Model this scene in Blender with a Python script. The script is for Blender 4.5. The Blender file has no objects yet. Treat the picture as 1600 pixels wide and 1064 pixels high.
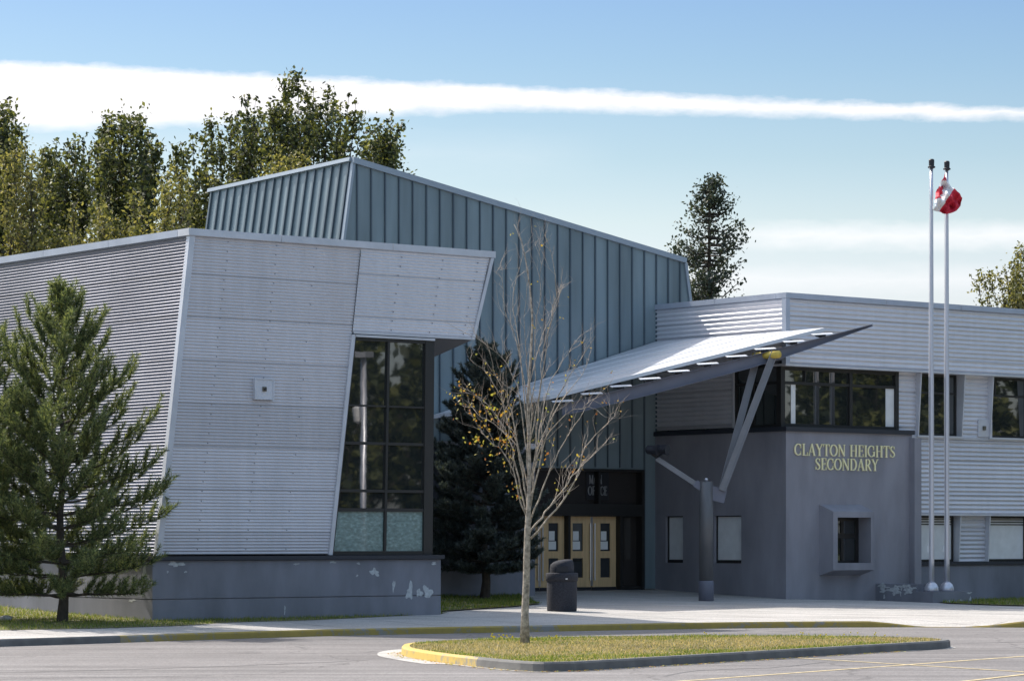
import bpy, math, random
import numpy as np
from mathutils import Vector

# ------------------------------------------------------------------ camera, sky, sun, exposure
scn = bpy.context.scene
C = scn.collection
cam_d = bpy.data.cameras.new('camera'); cam = bpy.data.objects.new('camera', cam_d); C.objects.link(cam)
cam.location = (0, 0, 1.5); cam.rotation_euler = (math.radians(90), 0, 0)
cam_d.sensor_fit = 'HORIZONTAL'; cam_d.sensor_width = 36; cam_d.lens = 103.5
cam_d.shift_y = 0.1925; cam_d.clip_start = 0.5; cam_d.clip_end = 6000
scn.camera = cam

SUN_EL = math.radians(49); SUN_DIR = math.radians(-41)      # direction the light travels, measured from +X
dh = Vector((math.cos(SUN_DIR), math.sin(SUN_DIR)))
sun_d = bpy.data.lights.new('sun', 'SUN'); sun_d.energy = 2.25; sun_d.angle = math.radians(0.5); sun_d.color = (1, 0.955, 0.88)
sun = bpy.data.objects.new('sun', sun_d); C.objects.link(sun)
sun.rotation_euler = Vector((dh.x*math.cos(SUN_EL), dh.y*math.cos(SUN_EL), -math.sin(SUN_EL))).to_track_quat('-Z', 'Y').to_euler()
sun.location = (-40, 60, 60)

scn.view_settings.view_transform = 'Standard'; scn.view_settings.look = 'None'
scn.view_settings.exposure = 1.35; scn.view_settings.gamma = 1

world = bpy.data.worlds.new('World'); scn.world = world; world.use_nodes = True
NT = world.node_tree; NT.nodes.clear()
class NB:
    """small node builder"""
    def __init__(s, nt): s.nt = nt
    def n(s, t, **k):
        o = s.nt.nodes.new(t)
        for a, v in k.items(): setattr(o, a, v)
        return o
    def l(s, a, b): s.nt.links.new(a, b)
    def m(s, op, a, b=None, clamp=False):
        o = s.n('ShaderNodeMath', operation=op, use_clamp=clamp)
        for i, v in enumerate((a, b)):
            if v is None: continue
            if isinstance(v, (int, float)): o.inputs[i].default_value = v
            else: s.l(v, o.inputs[i])
        return o.outputs[0]
    def mix(s, f, a, b, bt='MIX'):
        o = s.n('ShaderNodeMix', data_type='RGBA', blend_type=bt)
        for i, v in ((0, f), (6, a), (7, b)):
            if isinstance(v, (int, float)): o.inputs[i].default_value = v
            elif isinstance(v, tuple): o.inputs[i].default_value = (*v[:3], 1)
            else: s.l(v, o.inputs[i])
        return o.outputs[2]
    def noise(s, vec, scale, detail=4, rough=0.55):
        o = s.n('ShaderNodeTexNoise'); o.inputs['Scale'].default_value = scale
        o.inputs['Detail'].default_value = detail; o.inputs['Roughness'].default_value = rough
        if vec is not None: s.l(vec, o.inputs['Vector'])
        return o.outputs['Fac']
    def ramp(s, f, stops):
        o = s.n('ShaderNodeValToRGB'); e = o.color_ramp.elements
        while len(e) < len(stops): e.new(0.5)
        for i, (p, c) in enumerate(stops):
            e[i].position = p; e[i].color = (*c, 1) if isinstance(c, tuple) else (c, c, c, 1)
        s.l(f, o.inputs[0]); return o.outputs[0]

b = NB(NT)
sky = b.n('ShaderNodeTexSky', sky_type='NISHITA'); sky.sun_disc = False
sky.sun_elevation = SUN_EL; sky.sun_rotation = math.atan2(-dh.x, -dh.y)
sky.air_density = 1.0; sky.dust_density = 1.6; sky.ozone_density = 1.2
tc = b.n('ShaderNodeTexCoord'); sep = b.n('ShaderNodeSeparateXYZ'); b.l(tc.outputs['Generated'], sep.inputs[0])
hx, hy, hz = sep.outputs
az = b.m('ARCTAN2', hx, hy)
el = b.m('ARCTAN2', hz, b.m('SQRT', b.m('ADD', b.m('MULTIPLY', hx, hx), b.m('MULTIPLY', hy, hy))))
cv = b.n('ShaderNodeCombineXYZ'); b.l(b.m('MULTIPLY', az, 34), cv.inputs[0]); b.l(b.m('MULTIPLY', el, 190), cv.inputs[1])
n1 = b.noise(cv.outputs[0], 0.55, 6, 0.6)
cv2 = b.n('ShaderNodeCombineXYZ'); b.l(b.m('MULTIPLY', az, 75), cv2.inputs[0]); b.l(b.m('MULTIPLY', el, 210), cv2.inputs[1])
n2 = b.noise(cv2.outputs[0], 1.0, 7, 0.62)
def band(c0, c1, c2, h0, h1, soft, dens, lo, hi, wob=0.006, below=1.0):
    """a streak of high cloud; centre and half height run linearly with azimuth"""
    cen = b.m('ADD', b.m('ADD', b.m('MULTIPLY', az, c1), c0), b.m('MULTIPLY', b.m('MAXIMUM', az, 0), c2))
    cen = b.m('ADD', cen, b.m('MULTIPLY', b.m('SUBTRACT', n2, 0.5), wob))
    half = b.m('MINIMUM', b.m('MAXIMUM', b.m('ADD', b.m('MULTIPLY', az, h1), h0), b.m('ADD', b.m('MULTIPLY', az, -0.009), min(h0, 0.0026))), 0.0088)
    d = b.m('SUBTRACT', el, cen)
    dneg = b.m('MULTIPLY', b.m('MAXIMUM', b.m('MULTIPLY', d, -1), 0), below)
    d = b.m('ADD', b.m('MAXIMUM', d, 0), dneg)
    e = b.m('DIVIDE', b.m('SUBTRACT', half, d), soft)
    e = b.m('ADD', e, 0.5, clamp=True)
    e = b.m('MULTIPLY', e, b.m('ADD', 0.62, b.m('MULTIPLY', n1, 0.62)))
    side = b.m('MULTIPLY', b.m('ADD', b.m('MULTIPLY', b.m('SUBTRACT', az, lo), 30), 0.5, clamp=True),
               b.m('ADD', b.m('MULTIPLY', b.m('SUBTRACT', hi, az), 30), 0.5, clamp=True))
    return b.m('MULTIPLY', b.m('MULTIPLY', e, side), dens, clamp=True)
bands = [band(0.1488, 0.002, -0.047, 0.0026, -0.042, 0.0030, 1.0, -0.9, 0.9, wob=0.0048, below=0.75),
         band(0.1025, -0.01, 0, 0.0030, 0.0, 0.006, 0.6, 0.075, 0.5),
         band(0.0880, -0.01, 0, 0.0020, 0.0, 0.008, 0.45, 0.04, 0.5),
         band(0.129, -0.01, 0, 0.0030, 0.0, 0.014, 0.16, -0.5, 0.02)]
cl = bands[0]
for q in bands[1:]: cl = b.m('MAXIMUM', cl, q)
# low sky toned down, paler to the horizon; dome above brightened to lift shade
grad = b.ramp(b.m('MULTIPLY', el, 1.25), [(0.0, (.47, .47, .54)), (.106, (.46, .425, .44)), (.133, (.41, .40, .385)), (.16, (.33, .355, .355)), (.198, (.265, .315, .345)), (.2255, (.235, .29, .345)), (.30, (.28, .32, .36)), (.60, (1.15, 1.04, .86))])
skyc = b.mix(1.0, sky.outputs[0], grad, 'MULTIPLY')
skyc = b.mix(cl, skyc, (3.1, 3.0, 3.03))
bg = b.n('ShaderNodeBackground'); b.l(skyc, bg.inputs[0]); bg.inputs[1].default_value = 0.15
wo = b.n('ShaderNodeOutputWorld'); b.l(bg.outputs[0], wo.inputs[0])

# ------------------------------------------------------------------ site axes: a runs along the facades, b runs out from the entrance wall
TH = math.radians(51.6)
AX = (math.sin(TH), math.cos(TH)); BX = (math.cos(TH), -math.sin(TH)); OX, OY = 4.2, 86.0
FL, HOR, EYE = 4600.0, 840.0, 1.5
def P(a, b_, z): return Vector((OX + AX[0]*a + BX[0]*b_, OY + AX[1]*a + BX[1]*b_, z))
def ab(X, Y): return (AX[0]*(X-OX) + AX[1]*(Y-OY), BX[0]*(X-OX) + BX[1]*(Y-OY))
def F(px, py, b_):            # survey of the photo: where a sight line meets a facade plane -> (a, z)
    k = (px-800)/FL; Y = (b_ + BX[0]*OX + BX[1]*OY)/(BX[0]*k + BX[1])
    return ab(k*Y, Y)[0], EYE + (HOR-py)/FL*Y
def S(px, py, a_):            # the same for a flank plane -> (b, z)
    k = (px-800)/FL; Y = (a_ + AX[0]*OX + AX[1]*OY)/(AX[0]*k + AX[1])
    return ab(k*Y, Y)[1], EYE + (HOR-py)/FL*Y
def G(px, py, z):             # where it meets level ground of height z -> (X, Y)
    Y = (EYE-z)*FL/(py-HOR); return (px-800)/FL*Y, Y
def D(px, py, Y): return Vector(((px-800)/FL*Y, Y, EYE + (HOR-py)/FL*Y))
def clamp(v, lo=0.0, hi=1.0): return max(lo, min(hi, v))
def lerp(p, q, t): return p + (q-p)*t
ROAD = -0.55
def grade(a, b_):
    near = -0.2 - 0.022*clamp(a, 0, 6)
    if b_ < 5.5: return lerp(lerp(0.0, near, clamp(a/3)), near, clamp(b_/5.5))
    return lerp(near, -0.42, clamp((b_-5.5)/9.8))

# ------------------------------------------------------------------ materials
def mat(name, col, rough=0.6, metal=0.0, var=0.0, vscale=1.0, bump=0.0, bscale=20.0, spec=None, var2=None, stretch=None, coat=0.0):
    m = bpy.data.materials.new(name); m.use_nodes = True
    n = NB(m.node_tree); p = m.node_tree.nodes['Principled BSDF']
    p.inputs['Roughness'].default_value = rough; p.inputs['Metallic'].default_value = metal
    p.inputs['Base Color'].default_value = (*col, 1)
    if coat: p.inputs['Coat Weight'].default_value = coat
    if spec is not None: p.inputs['Specular IOR Level'].default_value = spec
    t = n.n('ShaderNodeTexCoord'); vec = t.outputs['Object']
    if stretch:
        mp = n.n('ShaderNodeMapping'); mp.inputs['Scale'].default_value = stretch; n.l(vec, mp.inputs[0]); vs = mp.outputs[0]
    else: vs = vec
    if var:
        f = n.noise(vs, vscale, 6)
        c2 = var2 if var2 else tuple(clamp(c*(1-var)) for c in col)
        c1 = tuple(clamp(c*(1+var*0.6), 0, 1) for c in col) if not var2 else col
        r = n.ramp(f, [(0.33, c2), (0.67, c1)])
        n.l(r, p.inputs['Base Color'])
        rr = n.m('ADD', n.m('MULTIPLY', f, 0.2), rough-0.1, clamp=True); n.l(rr, p.inputs['Roughness'])
    if bump:
        bm = n.n('ShaderNodeBump'); bm.inputs['Strength'].default_value = bump; bm.inputs['Distance'].default_value = 0.02
        n.l(n.noise(vec, bscale, 4), bm.inputs['Height']); n.l(bm.outputs[0], p.inputs['Normal'])
    return m
def foliage(name, cols, trans=0.35, rough=0.55):
    m = bpy.data.materials.new(name); m.use_nodes = True
    n = NB(m.node_tree); m.node_tree.nodes.clear()
    g = n.n('ShaderNodeNewGeometry')
    c = n.ramp(g.outputs['Random Per Island'], [(i/(len(cols)-1), q) for i, q in enumerate(cols)])
    pr = n.n('ShaderNodeBsdfPrincipled'); pr.inputs['Roughness'].default_value = rough; pr.inputs['Specular IOR Level'].default_value = 0.35
    n.l(c, pr.inputs['Base Color'])
    tr = n.n('ShaderNodeBsdfTranslucent'); n.l(n.mix(1.0, c, (1.25, 1.2, 0.6), 'MULTIPLY'), tr.inputs[0])
    mx = n.n('ShaderNodeMixShader'); mx.inputs[0].default_value = trans
    n.l(pr.outputs[0], mx.inputs[1]); n.l(tr.outputs[0], mx.inputs[2])
    o = n.n('ShaderNodeOutputMaterial'); n.l(mx.outputs[0], o.inputs[0])
    return m
def sheet_metal(name, col, rough, metal, pitch_z, var=0.12):
    """ribbed sheet in courses: each course and each sheet a touch different in tone, with rain streaks"""
    m = bpy.data.materials.new(name); m.use_nodes = True
    n = NB(m.node_tree); p = m.node_tree.nodes['Principled BSDF']
    t = n.n('ShaderNodeTexCoord'); s = n.n('ShaderNodeSeparateXYZ'); n.l(t.outputs['Object'], s.inputs[0])
    zc = n.m('DIVIDE', s.outputs[2], pitch_z); fl = n.m('FLOOR', zc); fr = n.m('FRACT', zc)
    wn = n.n('ShaderNodeTexWhiteNoise', noise_dimensions='1D'); n.l(fl, wn.inputs['W'])
    mp = n.n('ShaderNodeMapping'); mp.inputs['Scale'].default_value = (2.2, 2.2, 0.25); n.l(t.outputs['Object'], mp.inputs[0])
    streak = n.noise(mp.outputs[0], 1.6, 6, 0.65)
    blot = n.noise(t.outputs['Object'], 0.45, 5)
    f = n.m('ADD', n.m('MULTIPLY', wn.outputs[0], 0.30), n.m('ADD', n.m('MULTIPLY', streak, 0.55), n.m('MULTIPLY', blot, 0.35)))
    lap = n.m('LESS_THAN', fr, 0.035)
    c = n.ramp(f, [(0.3, tuple(v*(1-var*1.5) for v in col)), (0.85, tuple(v*(1+var) for v in col))])
    c = n.mix(n.m('MULTIPLY', lap, 0.45), c, tuple(v*0.35 for v in col))
    n.l(c, p.inputs['Base Color']); p.inputs['Metallic'].default_value = metal
    n.l(n.m('ADD', n.m('MULTIPLY', blot, 0.25), rough-0.12), p.inputs['Roughness'])
    return m
def pave(name, cols, scale, fine, rough=0.85, cracks=0.0, joints=None, spots=0.0):
    m = bpy.data.materials.new(name); m.use_nodes = True
    n = NB(m.node_tree); p = m.node_tree.nodes['Principled BSDF']; p.inputs['Roughness'].default_value = rough
    p.inputs['Specular IOR Level'].default_value = 0.25
    t = n.n('ShaderNodeTexCoord'); v = t.outputs['Object']
    c = n.ramp(n.noise(v, scale, 7, 0.6), [(0.3, cols[0]), (0.7, cols[1])])
    g1 = n.noise(v, fine, 2, 0.7)
    c = n.mix(1.0, c, n.ramp(g1, [(0.3, 0.62), (0.7, 1.25)]), 'MULTIPLY')
    mp = n.n('ShaderNodeMapping'); mp.inputs['Rotation'].default_value = (0, 0, -math.radians(40)); mp.inputs['Scale'].default_value = (0.12, 1.6, 1)
    n.l(v, mp.inputs[0])
    c = n.mix(1.0, c, n.ramp(n.noise(mp.outputs[0], 1.2, 5), [(0.3, 0.78), (0.7, 1.10)]), 'MULTIPLY')
    if cracks:
        vo = n.n('ShaderNodeTexVoronoi', feature='DISTANCE_TO_EDGE'); vo.inputs['Scale'].default_value = 0.16
        w = n.n('ShaderNodeVectorMath', operation='ADD'); nn = n.n('ShaderNodeTexNoise'); nn.inputs['Scale'].default_value = 0.9; nn.inputs['Detail'].default_value = 5
        n.l(v, nn.inputs['Vector']); n.l(v, w.inputs[0]); n.l(nn.outputs['Color'], w.inputs[1]); n.l(w.outputs[0], vo.inputs['Vector'])
        ln = n.m('LESS_THAN', vo.outputs['Distance'], 0.004)
        c = n.mix(n.m('MULTIPLY', ln, cracks), c, tuple(q*0.35 for q in cols[0]))
    if spots:
        sp = n.m('GREATER_THAN', n.noise(v, 0.55, 3), 0.66)
        c = n.mix(n.m('MULTIPLY', sp, spots), c, tuple(q*0.5 for q in cols[0]))
    if spots:
        mp3 = n.n('ShaderNodeMapping'); mp3.inputs['Rotation'].default_value = (0, 0, -math.radians(46)); mp3.inputs['Scale'].default_value = (0.05, 2.6, 1)
        n.l(v, mp3.inputs[0]); ty_ = n.ramp(n.noise(mp3.outputs[0], 1.0, 3, 0.5), [(0.40, 0.80), (0.56, 1.06)])
        c = n.mix(0.8, c, ty_, 'MULTIPLY')
        oil = n.ramp(n.noise(v, 1.7, 4, 0.6), [(0.66, 1.0), (0.74, 0.62)]); c = n.mix(1.0, c, oil, 'MULTIPLY')
        grit = n.ramp(n.noise(v, 9.0, 4, 0.75), [(0.30, 0.74), (0.55, 1.0), (0.74, 1.22)]); c = n.mix(0.8, c, grit, 'MULTIPLY')
    if joints:
        mp2 = n.n('ShaderNodeMapping'); mp2.inputs['Rotation'].default_value = (0, 0, -(math.pi/2-TH)); n.l(v, mp2.inputs[0])
        s = n.n('ShaderNodeSeparateXYZ'); n.l(mp2.outputs[0], s.inputs[0])
        j1 = n.m('LESS_THAN', n.m('FRACT', n.m('DIVIDE', s.outputs[0], joints)), 0.022)
        j2 = n.m('LESS_THAN', n.m('FRACT', n.m('DIVIDE', s.outputs[1], joints*1.6)), 0.014)
        c = n.mix(n.m('MULTIPLY', n.m('MAXIMUM', j1, j2), 0.75), c, tuple(q*0.4 for q in cols[0]))
    n.l(c, p.inputs['Base Color'])
    bm = n.n('ShaderNodeBump'); bm.inputs['Strength'].default_value = 0.5; bm.inputs['Distance'].default_value = 0.01
    n.l(g1, bm.inputs['Height']); n.l(bm.outputs[0], p.inputs['Normal'])
    return m
def glass(name, tint, rough=0.02, ior=2.2, wob=0.004):
    m = bpy.data.materials.new(name); m.use_nodes = True
    n = NB(m.node_tree); p = m.node_tree.nodes['Principled BSDF']
    p.inputs['Base Color'].default_value = (*tint, 1); p.inputs['Roughness'].default_value = rough; p.inputs['IOR'].default_value = ior
    if wob:
        t = n.n('ShaderNodeTexCoord'); bm = n.n('ShaderNodeBump'); bm.inputs['Strength'].default_value = wob*10; bm.inputs['Distance'].default_value = 0.02
        n.l(n.noise(t.outputs['Object'], 1.1, 2), bm.inputs['Height']); n.l(bm.outputs[0], p.inputs['Normal'])
    return m
M = dict(
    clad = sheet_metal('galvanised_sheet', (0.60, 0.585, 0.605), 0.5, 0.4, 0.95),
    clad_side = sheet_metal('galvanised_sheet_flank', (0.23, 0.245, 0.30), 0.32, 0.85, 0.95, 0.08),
    clad2 = sheet_metal('galvanised_sheet_wide', (0.63, 0.63, 0.665), 0.48, 0.4, 0.98, 0.09),
    trim = mat('trim_metal', (0.60, 0.61, 0.65), 0.45, 0.35, 0.10, 1.5),
    trimb = mat('trim_metal_blue', (0.44, 0.48, 0.56), 0.5, 0.4, 0.10, 1.5),
    seam = mat('standing_seam', (0.195, 0.25, 0.272), 0.42, 0.15, 0.24, 0.9, stretch=(1.5, 1.5, 0.2)),
    rib_shade = mat('seam_rib_shade', (0.085, 0.115, 0.14), 0.5, 0.1),  # seam ribs coloured dark to stand in for their shaded sides and gaps
    seamcap = mat('seam_cap', (0.30, 0.35, 0.40), 0.45, 0.2),
    conc = mat('painted_concrete', (0.20, 0.205, 0.235), 0.75, 0, 0.24, 1.1, 0.35, 60, stretch=(1, 1, 0.35)),
    conc2 = mat('painted_concrete_warm', (0.27, 0.265, 0.295), 0.75, 0, 0.2, 1.1, 0.35, 60, stretch=(1, 1, 0.35)),
    ledge = mat('ledge_dark', (0.022, 0.026, 0.036), 0.5),
    peel = mat('bare_plaster', (0.46, 0.48, 0.49), 0.85, 0, 0.25, 14),
    frame = mat('window_frame', (0.022, 0.021, 0.02), 0.45, 0.2),
    framebr = mat('bronze_frame', (0.035, 0.034, 0.032), 0.45, 0.3),
    pane = glass('window_glass', (0.018, 0.022, 0.022)),
    pane_e = glass('entrance_glass', (0.035, 0.03, 0.027), 0.04, 1.6),
    blind = mat('drawn_blind', (0.74, 0.75, 0.75), 0.35, 0, 0.08, 3, coat=0.4),
    frost = mat('frosted_glass', (0.22, 0.30, 0.28), 0.25, 0, 0.35, 9, coat=0.5, stretch=(1, 1, 2)),
    roof = mat('roof_membrane', (0.25, 0.25, 0.25), 0.9),
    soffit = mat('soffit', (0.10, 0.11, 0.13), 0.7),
    canopy = mat('canopy_sheet', (0.66, 0.67, 0.70), 0.4, 0.3, 0.06, 0.8),
    steel = mat('painted_steel', (0.14, 0.145, 0.185), 0.5, 0, 0.12, 2),
    steel2 = mat('strut_steel', (0.22, 0.22, 0.235), 0.5, 0.1, 0.12, 3),
    column = mat('column_steel', (0.13, 0.13, 0.135), 0.42, 0.2, 0.2, 2, stretch=(2, 2, .5)),
    darksteel = mat('dark_steel', (0.02, 0.021, 0.028), 0.5),
    yellow = mat('yellow_paint', (0.62, 0.45, 0.08), 0.55, 0, 0.15, 5),
    wood = mat('door_veneer', (0.70, 0.48, 0.25), 0.5, 0, 0.14, 1.2, stretch=(9, 9, 0.7)),
    chrome = mat('pull_metal', (0.62, 0.62, 0.64), 0.3, 0.9),
    paper = mat('paper', (0.78, 0.78, 0.76), 0.8),
    signblack = mat('sign_black', (0.012, 0.012, 0.016), 0.5),
    signwhite = mat('sign_lettering_white', (0.26, 0.26, 0.26), 0.6),
    gold = mat('brass_letter', (0.92, 0.84, 0.50), 0.5, 0.0),
    pole = mat('pole_aluminium', (0.60, 0.60, 0.65), 0.36, 0.6),
    bronze = mat('pole_cap', (0.03, 0.03, 0.035), 0.5, 0.3),
    bin = mat('aggregate_bin', (0.032, 0.033, 0.042), 0.9, 0, 0.5, 40, 0.5, 60),
    curb = mat('curb_concrete', (0.15, 0.147, 0.14), 0.9, 0, 0.25, 3, 0.3, 40),
    walk = pave('sidewalk_concrete', ((0.40, 0.38, 0.355), (0.50, 0.475, 0.45)), 0.5, 30, joints=2.4),
    asphalt = pave('old_asphalt', ((0.185, 0.172, 0.168), (0.235, 0.22, 0.215)), 0.35, 34, cracks=0.45, spots=0.38),
    gutter = pave('gutter_concrete', ((0.40, 0.38, 0.355), (0.50, 0.48, 0.45)), 1.2, 30),
    line = mat('worn_line_paint', (0.55, 0.44, 0.24), 0.8, 0, 0.35, 6),
    soil = mat('soil', (0.15, 0.14, 0.065), 0.95, 0, 0.4, 3, 0.4, 20),
    bark = mat('bark', (0.065, 0.05, 0.038), 0.9, 0, 0.4, 6, 0.6, 18),
    barklight = mat('bark_light', (0.38, 0.325, 0.26), 0.85, 0, 0.6, 14, 0.5, 25),
    twig = mat('twig_bark', (0.46, 0.38, 0.31), 0.8, 0, 0.3, 4),
    field = mat('field_grass', (0.06, 0.075, 0.025), 0.95, 0, 0.4, 0.2),
    red = mat('flag_red', (0.55, 0.02, 0.05), 0.7), white = mat('flag_white', (0.78, 0.77, 0.77), 0.7),
    lamp = mat('lamp_housing', (0.12, 0.11, 0.08), 0.4), 
    dim = mat('dim_room', (0.028, 0.027, 0.024), 0.6, 0, 0.5, 2),
    leaf_dark = foliage('leaf_cottonwood', [(0.02, 0.028, 0.024), (0.055, 0.07, 0.035), (0.12, 0.135, 0.05), (0.23, 0.235, 0.085)], 0.38),
    leaf_yell = foliage('leaf_turning', [(0.04, 0.048, 0.024), (0.12, 0.125, 0.045), (0.22, 0.215, 0.09), (0.35, 0.31, 0.13)], 0.42),
    leaf_con = foliage('leaf_conifer', [(0.02, 0.03, 0.032), (0.045, 0.06, 0.05), (0.10, 0.115, 0.07)], 0.25),
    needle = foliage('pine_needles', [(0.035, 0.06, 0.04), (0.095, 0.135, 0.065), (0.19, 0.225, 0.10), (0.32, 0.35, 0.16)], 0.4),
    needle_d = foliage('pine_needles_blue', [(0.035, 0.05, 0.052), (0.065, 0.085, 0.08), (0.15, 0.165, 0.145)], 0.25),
    leaf_aut = foliage('leaf_autumn', [(0.40, 0.14, 0.04), (0.50, 0.30, 0.06), (0.42, 0.34, 0.07), (0.30, 0.33, 0.09), (0.33, 0.12, 0.05)], 0.4),
    grass_g = foliage('grass_blades', [(0.07, 0.12, 0.02), (0.13, 0.19, 0.03), (0.21, 0.26, 0.05), (0.36, 0.32, 0.13)], 0.45),
    grass_d = foliage('grass_dry', [(0.12, 0.15, 0.035), (0.31, 0.26, 0.13), (0.44, 0.35, 0.22), (0.50, 0.40, 0.27), (0.58, 0.49, 0.33)], 0.4),
    flower = mat('weed_flower', (0.75, 0.6, 0.03), 0.6),
)

# ------------------------------------------------------------------ mesh helpers
class MB:
    def __init__(s): s.v = []; s.f = []
    def poly(s, pts):
        i = len(s.v); s.v += [Vector(p) for p in pts]; s.f.append(tuple(range(i, i+len(pts))))
    def hexa(s, p):          # p: 4 bottom then 4 top
        i = len(s.v); s.v += [Vector(q) for q in p]
        for q in ((3,2,1,0),(4,5,6,7),(0,1,5,4),(1,2,6,5),(2,3,7,6),(3,0,4,7)): s.f.append(tuple(i+k for k in q))
    def box(s, a0, a1, b0, b1, z0, z1):
        s.hexa([P(a0,b0,z0),P(a1,b0,z0),P(a1,b1,z0),P(a0,b1,z0),P(a0,b0,z1),P(a1,b0,z1),P(a1,b1,z1),P(a0,b1,z1)])
    def barf(s, p, q, w, b0, b1):        # bar in a facade plane from (a,z) to (a,z)
        d = Vector((q[0]-p[0], q[1]-p[1])).normalized(); n = Vector((-d.y, d.x))*w/2
        c = [(p[0]-n.x,p[1]-n.y),(q[0]-n.x,q[1]-n.y),(q[0]+n.x,q[1]+n.y),(p[0]+n.x,p[1]+n.y)]
        s.hexa([P(x,b0,z) for x, z in c] + [P(x,b1,z) for x, z in c])
    def beam(s, p, q, w, h, up=Vector((0,0,1))):
        p = Vector(p); q = Vector(q); d = (q-p).normalized(); r = d.cross(up).normalized()*w/2; u = r.cross(d).normalized()*h/2
        s.hexa([p-r-u, p+r-u, p+r+u, p-r+u, q-r-u, q+r-u, q+r+u, q-r+u])
    def prism(s, pts, off):              # polygon extruded by a vector
        n = len(pts); i = len(s.v); off = Vector(off)
        s.v += [Vector(p) for p in pts] + [Vector(p)+off for p in pts]
        s.f.append(tuple(range(i+n-1, i-1, -1))); s.f.append(tuple(range(i+n, i+2*n)))
        for k in range(n): k2 = (k+1) % n; s.f.append((i+k, i+k2, i+n+k2, i+n+k))
    def tube(s, pts, rad, n=8, cap=True):
        pts = [Vector(p) for p in pts]; i0 = len(s.v)
        ref = Vector((0.31, 0.77, 0.2)).normalized()
        for k, p in enumerate(pts):
            d = (pts[min(k+1, len(pts)-1)] - pts[max(k-1, 0)]).normalized()
            u = d.cross(ref)
            if u.length < 1e-3: u = d.cross(Vector((1,0,0)))
            u.normalize(); w = d.cross(u)
            r = rad[k] if isinstance(rad, (list, tuple)) else rad
            for j in range(n):
                t = 2*math.pi*j/n; s.v.append(p + u*(r*math.cos(t)) + w*(r*math.sin(t)))
        for k in range(len(pts)-1):
            for j in range(n):
                j2 = (j+1) % n; a_ = i0+k*n; s.f.append((a_+j, a_+j2, a_+n+j2, a_+n+j))
        if cap: s.f.append(tuple(range(i0+n-1, i0-1, -1))); e = i0+(len(pts)-1)*n; s.f.append(tuple(range(e, e+n)))
    def lathe(s, c, prof, n=24):         # prof: (r, z) list
        c = Vector(c); s.tube([c+Vector((0,0,z)) for r, z in prof], 1, 3, False) if False else None
        i0 = len(s.v)
        for r, z in prof:
            for j in range(n):
                t = 2*math.pi*j/n; s.v.append(c + Vector((r*math.cos(t), r*math.sin(t), z)))
        for k in range(len(prof)-1):
            for j in range(n):
                j2 = (j+1) % n; a_ = i0+k*n; s.f.append((a_+j, a_+j2, a_+n+j2, a_+n+j))
        s.f.append(tuple(range(i0+n-1, i0-1, -1))); e = i0+(len(prof)-1)*n; s.f.append(tuple(range(e, e+n)))
def wloc(o):
    v = Vector((0,0,0))
    while o: v = v + o.location; o = o.parent
    return v
def build(name, mb, m, parent=None, smooth=False, loc=None, label=None):
    base = wloc(parent) if parent else Vector(loc if loc is not None else (0,0,0))
    me = bpy.data.meshes.new(name)
    me.from_pydata([tuple(v-base) for v in mb.v], [], mb.f); me.update()
    for q in (m if isinstance(m, list) else [m]): me.materials.append(q)
    if smooth: me.polygons.foreach_set('use_smooth', [True]*len(me.polygons))
    o = bpy.data.objects.new(name, me); C.objects.link(o)
    if parent: o.parent = parent
    else: o.location = base
    if label: o['label'] = label
    return o
def npmesh(name, V, nper, m, parent=None, loc=(0,0,0), kind=None):
    """V: (n, nper, 3) world coordinates, one face per row"""
    base = np.array(wloc(parent)) if parent else np.array(loc)
    V = np.asarray(V, dtype=np.float64) - base; n = len(V)
    me = bpy.data.meshes.new(name); me.vertices.add(n*nper); me.loops.add(n*nper); me.polygons.add(n)
    me.vertices.foreach_set('co', V.reshape(-1).astype(np.float32))
    me.loops.foreach_set('vertex_index', np.arange(n*nper, dtype=np.int32))
    me.polygons.foreach_set('loop_start', np.arange(0, n*nper, nper, dtype=np.int32))
    me.polygons.foreach_set('loop_total', np.full(n, nper, dtype=np.int32))
    me.update(calc_edges=True); me.materials.append(m)
    o = bpy.data.objects.new(name, me); C.objects.link(o)
    if parent: o.parent = parent
    else: o.location = loc
    if kind: o['kind'] = kind
    return o
def thing(name, label, cat, loc, group=None):
    o = bpy.data.objects.new(name, None); C.objects.link(o); o.location = loc; o.empty_display_size = 0.3
    o['label'] = label; o['category'] = cat
    if group: o['group'] = group
    return o
def tag(o, label, cat, group=None):
    o['label'] = label; o['category'] = cat
    if group: o['group'] = group
    return o
def struct(o): o['kind'] = 'structure'; return o

def corr_front(mb, aL, aR, z0, z1, b_, pitch, amp, top=None, seg=6):
    """horizontal ribbed sheet in a facade plane; aL, aR are functions of z"""
    n = max(2, int(round((z1-z0)/pitch*seg))); i0 = len(mb.v)
    for k in range(n+1):
        z = lerp(z0, z1, k/n); d = amp*math.sin(2*math.pi*z/pitch)
        mb.v += [P(aL(z), b_+d, z), P(aR(z), b_+d, z)]
    for k in range(n): mb.f.append((i0+2*k, i0+2*k+1, i0+2*k+3, i0+2*k+2))
def corr_side(mb, af, b0, b1, z0, z1, pitch, amp, seg=6):
    n = max(2, int(round((z1-z0)/pitch*seg))); i0 = len(mb.v)
    for k in range(n+1):
        z = lerp(z0, z1, k/n); d = amp*math.sin(2*math.pi*z/pitch)
        mb.v += [P(af(z)-d, b0, z), P(af(z)-d, b1, z)]
    for k in range(n): mb.f.append((i0+2*k, i0+2*k+1, i0+2*k+3, i0+2*k+2))
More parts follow.
